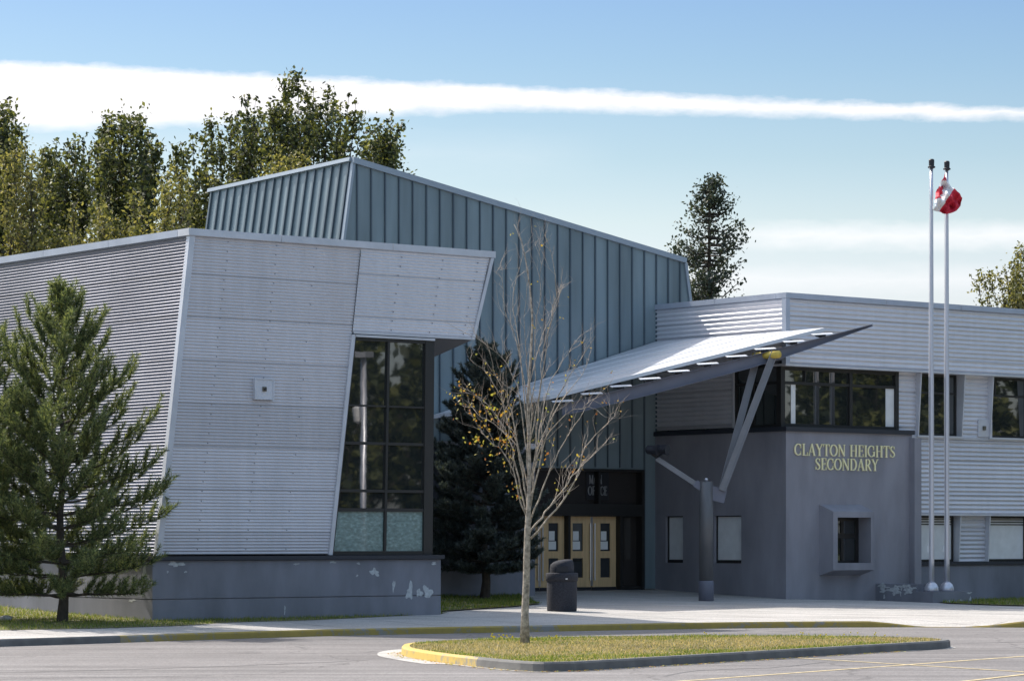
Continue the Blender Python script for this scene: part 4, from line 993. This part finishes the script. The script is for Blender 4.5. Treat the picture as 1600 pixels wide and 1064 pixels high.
def flagpole(px, Y, topy, label):
    x, y = (px-800)/FL*Y, Y; zt = EYE+(HOR-topy)/FL*Y
    t = thing('flagpole', label, 'flagpole', (x, y, 0.0), 'flagpoles on the plinth')
    c = Vector((x, y, 0)); n = 14
    mb = MB(); mb.lathe(c, [(lerp(.078,.043,(k/n)**1.4), lerp(.1,zt-.25,k/n)) for k in range(n+1)], 20); build('shaft', mb, M['pole'], t, True)
    mb = MB(); mb.lathe(c, [(.19,.0),(.20,.04),(.19,.12),(.155,.2),(.10,.25),(.088,.26)], 24); build('base_collar', mb, M['pole'], t, True)
    mb = MB(); mb.lathe(c, [(.045,zt-.27),(.105,zt-.24),(.105,zt-.21),(.075,zt-.19),(.08,zt-.03),(.06,zt)], 16); build('truck', mb, M['bronze'], t)
    mb = MB(); mb.tube([c+Vector((-.075,-.07,.9)), c+Vector((-.085,-.08,zt*.5)), c+Vector((-.07,-.07,zt-.24))], .006, 5); mb.beam(c+Vector((-.11,-.06,1.1)), c+Vector((-.11,-.06,1.28)), .03, .05, Vector((0,1,0))); build('halyard', mb, M['white'], t)
    return t
flagpole(1455.5, 82.4, 249, 'bare tapered metal flagpole standing left of the pole that carries the flag')
flagpole(1479.5, 82.8, 252, 'tapered metal flagpole carrying the red and white flag near its top')
# bunched flag: a cloth surface over its outline, with folds
FY = 82.55
out = [(1475,273),(1477,279),(1479,284),(1488,296),(1496,303),(1503,310),(1501,321),(1494,330),(1487,334),(1477,335),(1467,332),(1457,330),(1459,320),(1461,308),(1464,296),(1468,287),(1472,280)]
cx_, cy_ = 1480, 311
no = 68; ob_ = []
tot = [0.0]
for i in range(len(out)): p, q = out[i], out[(i+1)%len(out)]; tot.append(tot[-1]+math.hypot(q[0]-p[0], q[1]-p[1]))
for k in range(no):
    d = tot[-1]*k/no; i = max(j for j in range(len(out)) if tot[j] <= d+1e-9); p, q = out[i], out[(i+1)%len(out)]; t = (d-tot[i])/(tot[i+1]-tot[i]); ob_.append((lerp(p[0],q[0],t), lerp(p[1],q[1],t)))
mb = MB(); NR = 22; px_list = []
leaf = [(1461,304),(1466,293),(1473,291),(1475,294),(1471,299),(1472,304),(1468,306),(1470,311),(1463,312),(1460,311)]
for r in range(1, NR+1):
    for k in range(no):
        t = r/NR; x, y = lerp(cx_, ob_[k][0], t), lerp(cy_, ob_[k][1], t)
        dd = 0.10*math.sin((x*.55+y*.9)*.20) + 0.09*math.sin((x-y)*.33+1) + 0.05*math.sin((x+.3*y)*.6) - 0.10*(1-t*t)
        v = D(x, y, FY); v.y += dd-.12; mb.v.append(v); px_list.append((x, y))
for r in range(NR-1):
    for k in range(no): k2 = (k+1)%no; mb.f.append((r*no+k, (r+1)*no+k, (r+1)*no+k2, r*no+k2))
mb.f.append(tuple(range(no)))
fo = build('national_flag', mb, [M['white'], M['red']], loc=D(1475, 275, FY), smooth=True)
for f in fo.data.polygons:
    xx = sum(px_list[i][0] for i in f.vertices)/len(f.vertices); yy = sum(px_list[i][1] for i in f.vertices)/len(f.vertices)
    side = (xx-1488)*(332-297) - (yy-297)*(1466-1488)
    if side > 0 or inpoly(xx, yy, leaf) or (yy < 284): f.material_index = 1
tag(fo, 'red and white maple leaf flag hanging bunched near the top of the right flagpole', 'flag')

# ---------------- litter bin
tb = Vector((*Gg(878, 955), 0)); tb.z = gz(tb.x, tb.y)-.01
bin_ = thing('litter_bin', 'dark round aggregate litter bin with a hooded lid on the shaded sidewalk', 'litter bin', tb)
mb = MB(); mb.lathe(tb, [(.355,0),(.365,.05),(.37,.80),(.36,.86)], 36); build('bin_body', mb, M['bin'], bin_, True)
mb = MB(); mb.lathe(tb, [(.37,.74),(.39,.75),(.395,.92),(.38,.94),(.30,.945)], 36); build('rim', mb, M['bin'], bin_, True)
mb = MB(); i0 = 0; n = 30
prof = [(.295,.945,.0),(.295,1.06,.0),(.28,1.14,.0),(.235,1.20,.03),(.15,1.235,.06),(.02,1.245,.08)]
for r, z, sh in prof:
    for j in range(n):
        t = 2*math.pi*j/n; x = r*math.cos(t); zz = z + (0.05*(x+.29)/.58 if z > 1.1 else 0); mb.v.append(tb+Vector((x+sh, r*math.sin(t), zz)))
for k in range(len(prof)-1):
    for j in range(n): j2 = (j+1)%n; mb.f.append((k*n+j, k*n+j2, (k+1)*n+j2, (k+1)*n+j))
mb.f.append(tuple(range((len(prof)-1)*n, len(prof)*n)))
build('lid', mb, M['bin'], bin_, True)
mb = MB(); mb.box(0,0,0,0,0,0) if False else None
mb.beam(tb+Vector((-.14,-.30,1.03)), tb+Vector((.14,-.30,1.03)), .03, .15); build('lid_opening', mb, M['signblack'], bin_)
mb = MB(); mb.beam(tb+Vector((.08,-.385,.80)), tb+Vector((.13,-.38,.80)), .02, .03); build('latch', mb, M['chrome'], bin_)
# pale stone on the lawn
mb = MB(); c = Vector((*Gg(9,970), 0)); c.z = lz(c.x, c.y)+.03
n = 10
for k in range(6):
    for j in range(n):
        t = 2*math.pi*j/n; ph = math.pi*(k+.3)/6.6; r = math.sin(ph)*(1+.2*math.sin(3*t+k)); mb.v.append(c+Vector((.14*r*math.cos(t), .10*r*math.sin(t), .07*math.cos(ph))))
for k in range(5):
    for j in range(n): j2 = (j+1)%n; mb.f.append((k*n+j, k*n+j2, (k+1)*n+j2, (k+1)*n+j))
mb.f.append(tuple(range(n))); mb.f.append(tuple(range(5*n, 6*n)))
tag(build('stone', mb, M['gutter'], loc=c), 'small pale stone on the lawn left of the sunlit pine trunk', 'stone')
# ================================================================== TREES
def unit(v): return v/np.maximum(np.linalg.norm(v, axis=-1, keepdims=True), 1e-9)
def leaf_quads(cen, size, rng, up=0.0, aspect=0.62):
    n = len(cen); d = unit(rng.normal(size=(n,3)) + np.array([0,0,up])); e = unit(np.cross(d, rng.normal(size=(n,3))))
    s = size*rng.uniform(.6, 1.3, (n,1)); u = d*s/2; w = e*s/2*aspect
    return np.stack([cen-u, cen+w*.9-u*.1, cen+u, cen-w*.9-u*.1], 1)
def plume_tree(name, label, cat, base, tips, rng, leaves, size, m, bark, spread=0.55, trunk_r=0.3, fork=0.3, group=None, start=0.32, skirt=None, twig_n=9):
    """broad tree: limbs sweep up from the trunk to tips; each limb carries twigs, each twig a clump of leaves"""
    base = Vector(base); t = thing(name, label, cat, base, group)
    H_ = max(p.z for p in tips)-base.z; top = base+Vector((sum(p.x for p in tips)/len(tips)-base.x, 0, H_*.8))
    mb = MB(); cl = []
    tr = [base.lerp(top, k/8)+Vector((rng.normal(0,.12), rng.normal(0,.12), 0))*(1 if 0 < k < 8 else 0) for k in range(9)]
    mb.tube(tr, [trunk_r*(1-.85*k/8) for k in range(9)], 7)
    for tip in tips:
        f = clamp(rng.uniform(fork, fork+.35)*(tip.z-base.z)/H_, .12, .8); k = f*8; i = int(k); s = tr[i].lerp(tr[min(i+1,8)], k-i)
        L = (tip-s).length; out_ = Vector((tip.x-s.x, tip.y-s.y, 0)); mid = s + (tip-s)*.5 + out_*.14 - Vector((0,0,L*.04))
        pts = [s*(1-u)**2 + mid*(2*u*(1-u)) + tip*u*u for u in np.linspace(0,1,9)]
        mb.tube(pts, [trunk_r*.30*(1-.92*u) for u in np.linspace(0,1,9)], 5, False)
        for j in range(max(4, int(twig_n*L/6))):
            u = rng.uniform(start, 1.0)**.8; q = int(min(u*8, 7.99)); p = pts[q].lerp(pts[q+1], u*8-q)
            d = (pts[min(q+1,8)]-pts[q]).normalized(); r_ = spread*(1.13-u)*min(L,9)*.46
            off = Vector(rng.normal(size=3))*r_*.42 + d*rng.uniform(.1,.9)*(1.15-u) + Vector((0,0,.4*r_))
            e = p+off; mb.tube([p, p+off*.5+Vector((0,0,-.05)), e], [.035,.022,.01], 3, False)
            for f_ in (1.0, rng.uniform(.55,.85), rng.uniform(.15,.5)):
                nl = max(3, int(rng.uniform(.4,1.5)*leaves*.36)); q_ = np.array(p)*(1-f_)+np.array(e)*f_
                cl.append(q_ + rng.normal(size=(nl,3))*np.array([.14,.14,.19])*rng.uniform(.7,1.35)*(1.0+.3*spread))
        for u in np.linspace(.70, 1.0, 9):                # the leafy end spike of the limb
            q = int(min(u*8, 7.99)); c_ = np.array(pts[q].lerp(pts[q+1], u*8-q)); cl.append(c_ + rng.normal(size=(int(leaves*.2)+2,3))*np.array([.10,.10,.16])*(1.5-u))
    cl = np.concatenate(cl)
    build('trunk', mb, bark, t)
    npmesh('crown', leaf_quads(cl, size, rng), 4, m, t)
    return t
R = np.random.RandomState
def tips_from(px, Y, jit, rng): return [D(x, y, Y+rng.uniform(-jit,jit)) for x, y in px]
def fill(poly, n, Y, jit, rng):
    out = []; xs = [p[0] for p in poly]; ys_ = [p[1] for p in poly]
    while len(out) < n:
        x, y = rng.uniform(min(xs), max(xs)), rng.uniform(min(ys_), max(ys_))
        if inpoly(x, y, poly): out.append(D(x, y, Y+rng.uniform(-jit, jit)))
    return out
BG = 'tall trees behind the school'
r1 = R(11)
tp = tips_from([(465,122),(444,134),(452,150),(490,142),(480,150),(434,160),(512,152),(522,164),(532,168),(545,148),(556,160),(425,176),(564,180),(430,205),(500,165)], 122, 2.5, r1) + fill([(420,200),(560,185),(575,300),(400,320)], 17, 122, 3.5, r1)
plume_tree('cottonwood_tree', 'tallest dark leafy tree with upswept tips, rising right behind the hall roof peak', 'tree', (-8.5,122,-.68), tp, r1, 38, .21, M['leaf_dark'], M['bark'], .48, .34, .35, BG)
r2 = R(12)
tp = tips_from([(612,176),(620,205),(604,190),(590,185),(618,232),(575,205),(600,250),(585,225)], 118, 1.5, r2) + fill([(570,215),(610,215),(605,280),(565,290)], 6, 118, 1.5, r2)
plume_tree('cottonwood_tree', 'small loose leafy treetop leaning out to the right over the hall roof peak', 'tree', (-5.9,118,-.68), tp, r2, 46, .2, M['leaf_dark'], M['bark'], .5, .22, .4, BG)
r3 = R(13)
tp = tips_from([(388,152),(399,158),(372,180),(362,186),(405,180),(330,198),(345,212),(320,210),(414,200),(300,215),(270,228),(285,240)], 126, 2.5, r3) + fill([(300,250),(410,210),(420,330),(290,350)], 14, 126, 3, r3)
plume_tree('cottonwood_tree', 'dark leafy tree with a narrow forked top, left of the tallest tree', 'tree', (-12.2,126,-.68), tp, r3, 38, .21, M['leaf_dark'], M['bark'], .5, .3, .35, BG)
r4 = R(14)
tp = tips_from([(188,185),(165,200),(158,212),(205,200),(220,196),(232,212),(176,196),(196,192),(246,232),(150,228)], 116, 2, r4) + fill([(150,240),(245,230),(262,320),(140,330)], 17, 116, 3, r4)
plume_tree('cottonwood_tree', 'dense dark round headed tree behind the left wing, its top just under the cloud band', 'tree', (-15.2,116,-.68), tp, r4, 38, .21, M['leaf_dark'], M['bark'], .5, .32, .35, BG)
r5 = R(15)
tp = tips_from([(88,220),(105,226),(70,235),(116,232),(131,222),(140,240),(62,250),(78,240)], 120, 2, r5) + fill([(60,260),(140,250),(150,350),(55,350)], 12, 120, 3, r5)
plume_tree('cottonwood_tree', 'row tree with several short dark tips, right of the pale open tree at the left', 'tree', (-18,120,-.68), tp, r5, 42, .19, M['leaf_dark'], M['bark'], .5, .3, .35, BG)
r6 = R(16)
tp = tips_from([(12,174),(22,180),(25,205),(4,180),(28,222),(-10,170),(-25,185),(20,240),(-40,200)], 112, 2, r6) + fill([(-60,200),(18,200),(12,270),(-60,320)], 16, 112, 2.5, r6)
plume_tree('cottonwood_tree', 'dark leafy tree cut off by the left edge of the view', 'tree', (-20.5,112,-.68), tp, r6, 42, .19, M['leaf_dark'], M['bark'], .5, .3, .4, BG)
YG = 'lower turning trees behind the left wing'
r7 = R(17)
tp = tips_from([(22,236),(40,232),(50,245),(8,250),(60,262),(30,245)], 106, 1.5, r7) + fill([(-40,260),(85,265),(100,400),(-60,410)], 15, 106, 2.5, r7)
plume_tree('turning_tree', 'pale open olive tree with thin leaves at the far left, below the dark one', 'tree', (-17.5,106,-.68), tp, r7, 36, .155, M['leaf_yell'], M['bark'], .62, .2, .25, YG)
r8 = R(18)
tp = fill([(90,300),(180,285),(205,395),(70,400)], 17, 104, 2.5, r8)
plume_tree('turning_tree', 'olive green bushy tree below the dense round headed tree', 'tree', (-15,104,-.68), tp, r8, 38, .155, M['leaf_yell'], M['bark'], .6, .2, .25, YG)
r9 = R(19)
tp = fill([(205,285),(300,270),(322,380),(190,390)], 16, 102, 2.5, r9)
plume_tree('turning_tree', 'yellowing bushy tree beside the left edge of the hall', 'tree', (-12,102,-.68), tp, r9, 38, .155, M['leaf_yell'], M['bark'], .6, .2, .25, YG)
r10 = R(20)
tp = fill([(330,240),(430,225),(520,255),(420,300),(330,310)], 11, 112, 2, r10)
plume_tree('turning_tree', 'olive tree filling the gap low behind the hall roof, under the tallest tree', 'tree', (-9.8,112,-.68), tp, r10, 32, .155, M['leaf_yell'], M['bark'], .6, .2, .3, YG)
r11 = R(21)
tp = tips_from([(1598,385),(1588,400),(1570,422),(1560,425),(1535,434),(1525,441),(1545,432),(1580,410)], 118, 1.2, r11) + fill([(1545,440),(1600,400),(1680,400),(1680,480),(1575,470)], 20, 118, 2, r11)
plume_tree('broadleaf_tree', 'thin leafed olive tree showing over the right wing roof at the right edge', 'tree', (22.5,118,-.68), tp, r11, 30, .155, M['leaf_yell'], M['bark'], .5, .2, .35)

def conifer(name, label, base, top, prof, rng, n, leaves, size, m):
    """open spire: short branches off a straight trunk, ending in dark upturned clumps"""
    base, top = Vector(base), Vector(top); t = thing(name, label, 'tree', base); mb = MB(); cl = []
    mb.tube([base.lerp(top, k/8) for k in range(9)], [.30*(1-.93*k/8) for k in range(9)], 7); H_ = top.z-base.z
    for i in range(n):
        u = rng.uniform(.36, .985); p = base.lerp(top, u); th = rng.rand()*6.283; L = prof(u)*rng.uniform(.45,1.08)
        d = Vector((math.cos(th), math.sin(th), 0)); e = p+d*L+Vector((0,0,L*.26)); mid = p+d*L*.5-Vector((0,0,L*.05)); mb.tube([p, mid, e], [.05,.03,.012], 4, False)
        k = max(1, int(L/.7)+1)
        for j in range(k+1):
            f = lerp(.35, 1.0, j/max(k,1)); q = p.lerp(mid, f*2) if f < .5 else mid.lerp(e, f*2-1); nl = int(leaves*rng.uniform(.4,1.4))
            up = rng.uniform(.1,.5); tt = rng.rand(nl,1); cl.append(np.array(q)+tt*np.array([d.x*.35, d.y*.35, up])+rng.normal(size=(nl,3))*np.array([.14,.14,.13]))
    build('trunk', mb, M['bark'], t); npmesh('crown', leaf_quads(np.concatenate(cl), size, rng, .5), 4, m, t); return t
Yc = 125
prof = lambda u: np.interp(u, [.36,.55,.72,.80,.88,.94,.985], [2.3,2.05,1.8,1.55,1.1,.6,.18])
conifer('conifer_tree', 'lone dark conifer spire standing behind the roof between the hall and right wing', (8.4,Yc,-.68), D(1108,279,Yc), prof, R(31), 250, 18, .165, M['leaf_con'])

def pine(name, label, base, height, prof, rng, m, whorl=0.33, nb=6, shoot_n=70, nl=0.085, nw=0.0075, low=0.12, rise=0.5, trunk_r=.1, sub=4, long_=1.0):
    """young pine: whorls of rising branches, each shoot a bottle brush of needles"""
    base = Vector(base); t = thing(name, label, 'pine tree', base); mb = MB()
    tr = [base+Vector((.05*math.sin(k*1.3), .04*math.cos(k*1.7)-.04, height*k/12)) for k in range(13)]
    mb.tube(tr, [trunk_r*(1.0-.93*k/12)+(.03 if k == 0 else 0) for k in range(13)], 8)
    shoots = []
    def shoot(p, d, L): shoots.append((np.array(p), np.array(d)*L))
    z = height*low
    while z < height*.985:
        f = z/height; k = min(int(f*12), 11); p0 = tr[k].lerp(tr[k+1], f*12-k); L0 = prof(f); n = max(3, int(nb*(.7+.3*(1-f)))); ph = rng.rand()*6.28
        for j in range(n):
            th = ph+6.283*j/n+rng.normal(0,.2); L = L0*rng.uniform(.72,1.1); d = Vector((math.cos(th), math.sin(th), 0)); rs_ = rise*rng.uniform(.6,1.3)*(-.05+1.45*f)
            nn = max(4, int(L/.22)+2); pts = [p0+d*(L*u)+Vector((0,0,L*rs_*(.35*u+.65*u*u)))+Vector(rng.normal(size=3))*.02 for u in np.linspace(0,1,nn)]
            mb.tube(pts, [max(.006, trunk_r*.30*(1-f*.6)*(1-.8*u)) for u in np.linspace(0,1,nn)], 4, False)
            for q in range(1, nn):
                dd = (pts[q]-pts[q-1]).normalized(); u = q/(nn-1)
                if u > .3: shoot(pts[q-1], dd, (pts[q]-pts[q-1]).length*1.1)
                if u > .28:
                    for _ in range(sub if q < nn-1 else 2):
                        sd = (dd*rng.uniform(.4,1) + d.cross(Vector((0,0,1)))*rng.choice([-1,1])*rng.uniform(.3,.9) + Vector((0,0,rng.uniform(.25,.95)*long_))).normalized()
                        sl = long_*rng.uniform(.14,.34)*(1.0 if L > .6 else .7); s0 = pts[q]; shoot(s0, sd, sl); mb.tube([s0, s0+sd*sl], [.007,.004], 3, False)
            sd = (dd+Vector((0,0,.8))).normalized(); shoot(pts[-1], sd, rng.uniform(.15,.3)*long_)
        z += whorl*rng.uniform(.75,1.2)*(1-.35*f)
    shoot(tr[-1]-Vector((0,0,.3)), Vector((0,0,1)), .42)
    for s_ in (-1, 1, .3): shoot(tr[-1]-Vector((0,0,.32)), Vector((.35*s_, .2*rng.normal(), .9)).normalized(), .3)
    V = []
    for p, dv in shoots:
        L = np.linalg.norm(dv); n = max(6, int(shoot_n*L/.25)); d = dv/max(L,1e-6)
        tt = rng.rand(n,1); c = p+dv*tt; r = rng.normal(size=(n,3)); r = unit(r-(r@d)[:,None]*d)
        nd_ = unit(d*rng.uniform(.55,1.1,(n,1))+r*.85+np.array([0,0,.05])); w = unit(np.cross(nd_, rng.normal(size=(n,3))))*nw*rng.uniform(.6,1.2,(n,1)); e = c+nd_*nl*rng.uniform(.7,1.25,(n,1))
        V.append(np.stack([c-w, c+w, e], 1))
    V = np.concatenate(V)
    build('trunk', mb, M['bark'], t); npmesh('foliage', V, 3, m, t); return t
x, y = Gg(97, 972)
pine('pine_tree', 'sunlit green pine with upright shoots on the lawn before the left ribbed wall', (x, y, lz(x,y)-.05), 7.0, lambda f: np.interp(f, [.05,.12,.22,.33,.45,.6,.75,.85,.93,1], [1.7,2.15,2.3,2.2,1.95,1.55,1.05,.6,.25,.06]), R(41), M['needle'], low=.085, rise=.8, trunk_r=.11, shoot_n=50, nb=7, sub=3, whorl=.38, nl=.12, nw=.008, long_=1.7)
x2, y2 = -11.8, 63.4
pine('pine_tree', 'second green pine, its shoots cut off by the left edge of the view', (x2, y2, -.3), 6.5, lambda f: np.interp(f, [.05,.12,.22,.33,.45,.6,.75,.85,.93,1], [1.7,2.15,2.3,2.2,1.95,1.55,1.05,.6,.25,.06]), R(43), M['needle'], low=.085, rise=.8, trunk_r=.11, shoot_n=50, nb=7, sub=3, whorl=.38, nl=.12, nw=.008, long_=1.7)
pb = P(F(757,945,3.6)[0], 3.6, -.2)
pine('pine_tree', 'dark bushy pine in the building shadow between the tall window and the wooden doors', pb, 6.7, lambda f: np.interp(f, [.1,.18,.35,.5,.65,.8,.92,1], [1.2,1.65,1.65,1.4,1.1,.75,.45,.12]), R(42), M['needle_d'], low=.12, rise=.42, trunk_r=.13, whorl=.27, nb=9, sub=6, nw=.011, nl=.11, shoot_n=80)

# ---------------- bare young tree on the island
rt = R(51)
tx, ty = G(820, 1004, IZ); sap = thing('street_tree', 'slender nearly bare young tree with pale bark and a few orange leaves on the island', 'tree', (tx, ty, IZ-.02))
def T(px, py, dy): 
    Y = ty+dy; return Vector(((px-800)/FL*Y, Y, EYE+(HOR-py)/FL*ty))
mb = MB(); tw = MB(); lv = []
tk = [(820,1006),(820,960),(822,915),(823,870),(824,830),(826,790),(827,740),(826,680),(825,620),(829,560),(832,500),(828,450),(822,410),(815,375),(803,350)]
rad = [.094,.07,.066,.063,.058,.043,.037,.032,.027,.023,.019,.015,.011,.007,.004]
trk = [T(x, y, .05*math.sin(i)) for i, (x, y) in enumerate(tk)]; mb.tube(trk, rad, 9)
mains = [
 ([(826,835),(845,808),(868,780),(888,752),(908,728),(938,700),(946,690)],.9,.030),([(828,842),(850,818),(880,780),(900,745),(915,700),(940,672),(960,652)],-.6,.032),
 ([(827,820),(842,780),(860,735),(882,690),(905,655),(925,625),(955,650)],.3,.026),([(826,800),(838,750),(848,700),(862,650),(880,605),(905,570),(930,530)],-1.0,.028),
 ([(825,805),(835,740),(842,690),(850,630),(862,590),(890,545),(902,528)],1.2,.026),([(826,780),(834,720),(840,650),(846,590),(852,530),(872,470),(878,440)],.5,.024),
 ([(824,815),(812,775),(800,735),(785,705),(765,690),(748,665),(735,650)],-.5,.026),([(823,800),(808,745),(800,700),(788,670),(770,640),(745,615),(728,606)],.8,.026),
 ([(824,780),(812,720),(803,660),(790,615),(775,590),(768,560),(752,535)],-1.1,.024),([(825,790),(815,730),(806,690),(790,655),(782,620),(762,585),(735,560)],.2,.024),
 ([(826,740),(822,690),(812,620),(798,580),(785,560),(760,540),(715,515)],-.2,.021),([(826,700),(838,640),(850,570),(862,500),(870,450),(860,400),(852,368)],-.8,.022),
 ([(826,680),(818,610),(810,540),(802,480),(806,430),(816,395),(812,360)],.9,.019),([(826,660),(836,590),(836,520),(846,450),(842,400),(846,380)],.1,.017),
 ([(825,640),(815,570),(804,520),(788,480),(786,440),(776,420),(790,415)],.6,.017),([(828,600),(842,540),(858,500),(868,470),(880,440)],1.0,.015),
 ([(826,770),(842,700),(868,640),(895,600),(915,575),(920,555)],1.5,.022),([(824,760),(808,700),(780,668),(752,648),(738,632)],1.4,.020),([(827,750),(850,690),(885,650),(920,640),(945,655)],-1.5,.02),
 ([(826,720),(830,640),(822,560),(818,500),(826,440)],-1.3,.018)]
def twigs(p, d, L, r, depth):
    n = 4; pts = [p]; dd = d.copy()
    for k in range(n):
        dd = (dd + Vector(rt.normal(size=3))*.22 + Vector((0,0,.10))).normalized(); pts.append(pts[-1]+dd*L/n)
    tw.tube(pts, [r*(1-.75*k/n) for k in range(n+1)], 4, False)
    if depth > 0:
        for k in range(1, n+1):
            if rt.rand() < .72:
                s = (dd + Vector((rt.choice([-1,1])*rt.uniform(.3,.9), rt.normal()*.6, rt.uniform(.1,.6)))).normalized(); twigs(pts[k], s, L*rt.uniform(.4,.65), r*.6, depth-1)
    tipp.append(pts[-1])
tipp = []
for pts, dep, r in mains:
    n = len(pts); W = [T(x, y, dep*.75*(k/(n-1))) for k, (x, y) in enumerate(pts)]
    fine = []
    for i in range(n-1):
        p0, p1, p2, p3 = W[max(i-1,0)], W[i], W[i+1], W[min(i+2,n-1)]
        for k in range(3): t_ = k/3; fine.append(0.5*((2*p1)+(p2-p0)*t_+(2*p0-5*p1+4*p2-p3)*t_*t_+(3*p1-p0-3*p2+p3)*t_**3)+Vector(rt.normal(size=3))*.012)
    fine.append(W[-1]); m_ = len(fine)
    mb.tube(fine, [max(.004, .66*r*(1-.87*k/(m_-1))) for k in range(m_)], 6, False)
    for k in range(int(m_*.3), m_):
        if rt.rand() < .8:
            d = (fine[min(k+1,m_-1)]-fine[max(k-1,0)]).normalized(); s = (d + Vector((rt.choice([-1,1])*rt.uniform(.2,.8), rt.normal()*.7, rt.uniform(.0,.5)))).normalized()
            twigs(fine[k], s, rt.uniform(.25,.75)*(1.15-.5*k/m_), max(.0034, r*.22*(1-.6*k/m_)), 1)
build('trunk', mb, M['barklight'], sap, True); build('twigs', tw, M['twig'], sap)
for p in tipp:
    px = p.x/p.y*FL+800; py = HOR+(EYE-p.z)*FL/p.y
    pr = .04
    if px < 800 and 600 < py < 730: pr = .55
    elif py > 560: pr = .2
    if rt.rand() < pr:
        for _ in range(rt.randint(1, 5 if pr > .5 else 3)): lv.append(np.array(p)+rt.normal(size=3)*.05)
for cx2, cy2, n_, s_ in ((805,768,16,.09),(775,712,34,.14),(745,690,24,.12),(752,668,16,.12),(790,690,16,.12),(835,690,10,.08),(850,712,10,.1),(770,640,14,.1)):
    c = np.array(T(cx2, cy2, -.1))
    for _ in range(n_): lv.append(c+rt.normal(size=3)*s_)
npmesh('leaves', leaf_quads(np.array(lv), .055, rt, 0, .8), 4, M['leaf_aut'], sap)

# ---------------- what the windows mirror: a row of trees and a lamp post off to the right of the view
rg = R(61)
def round_tree(label, base, h, w, rng):
    tips = [Vector((base[0]+rng.normal(0,w*.42), base[1]+rng.normal(0,w*.42), base[2]+h*rng.uniform(.06,1.0))) for _ in range(46)]
    return plume_tree('roadside_tree', label, 'tree', base, tips, rng, 26, .5, M['leaf_dark'], M['bark'], .75, .25, .1, 'roadside trees beyond the right edge', .2, None, 6)
proto = round_tree('leafy roadside tree beyond the right edge, mirrored in the school windows', (46,52,-.68), 13.5, 5.0, rg)
for k, (x, y, s, rz) in enumerate(((51,58,1.1,1),(47,65,.95,2),(52,72,1.15,3),(49,80,1.0,4),(54,88,1.2,5),(50,45,1.05,.5),(45,39,1.1,2.5),(56,96,1.1,1.5),(43,31,1.0,4.4),(60,64,1.3,.2),(61,80,1.35,1.9),(58,49,1.3,3.3))):
    c = proto.copy(); C.objects.link(c); c.location = (x, y, -.68); c.scale = (s, s, s); c.rotation_euler = (0, 0, rz)
    for ch in list(proto.children): q = ch.copy(); C.objects.link(q); q.parent = c
lpx = -.0504*84; lpa, lpb = ab(lpx, 84.0); lp = P(lpa, 2*(bL-.06)-lpb, ROAD)
lampp = thing('lamp_post', 'pale lamp post with a camera dome beyond the right edge, mirrored in the tall window', 'lamp post', lp)
mb = MB(); mb.lathe(lp, [(.12,0),(.10,1.5),(.085,7.2)], 12); build('post', mb, M['pole'], lampp, True)
mb = MB(); mb.beam(lp+Vector((-.35,0,7.25)), lp+Vector((.45,0,7.3)), .32, .16); build('luminaire', mb, M['pole'], lampp)
mb = MB(); mb.lathe(lp+Vector((.12,-.22,0)), [(.02,5.3),(.12,5.36),(.14,5.5),(.14,5.75),(.05,5.82)], 12); build('camera_dome', mb, M['white'], lampp)
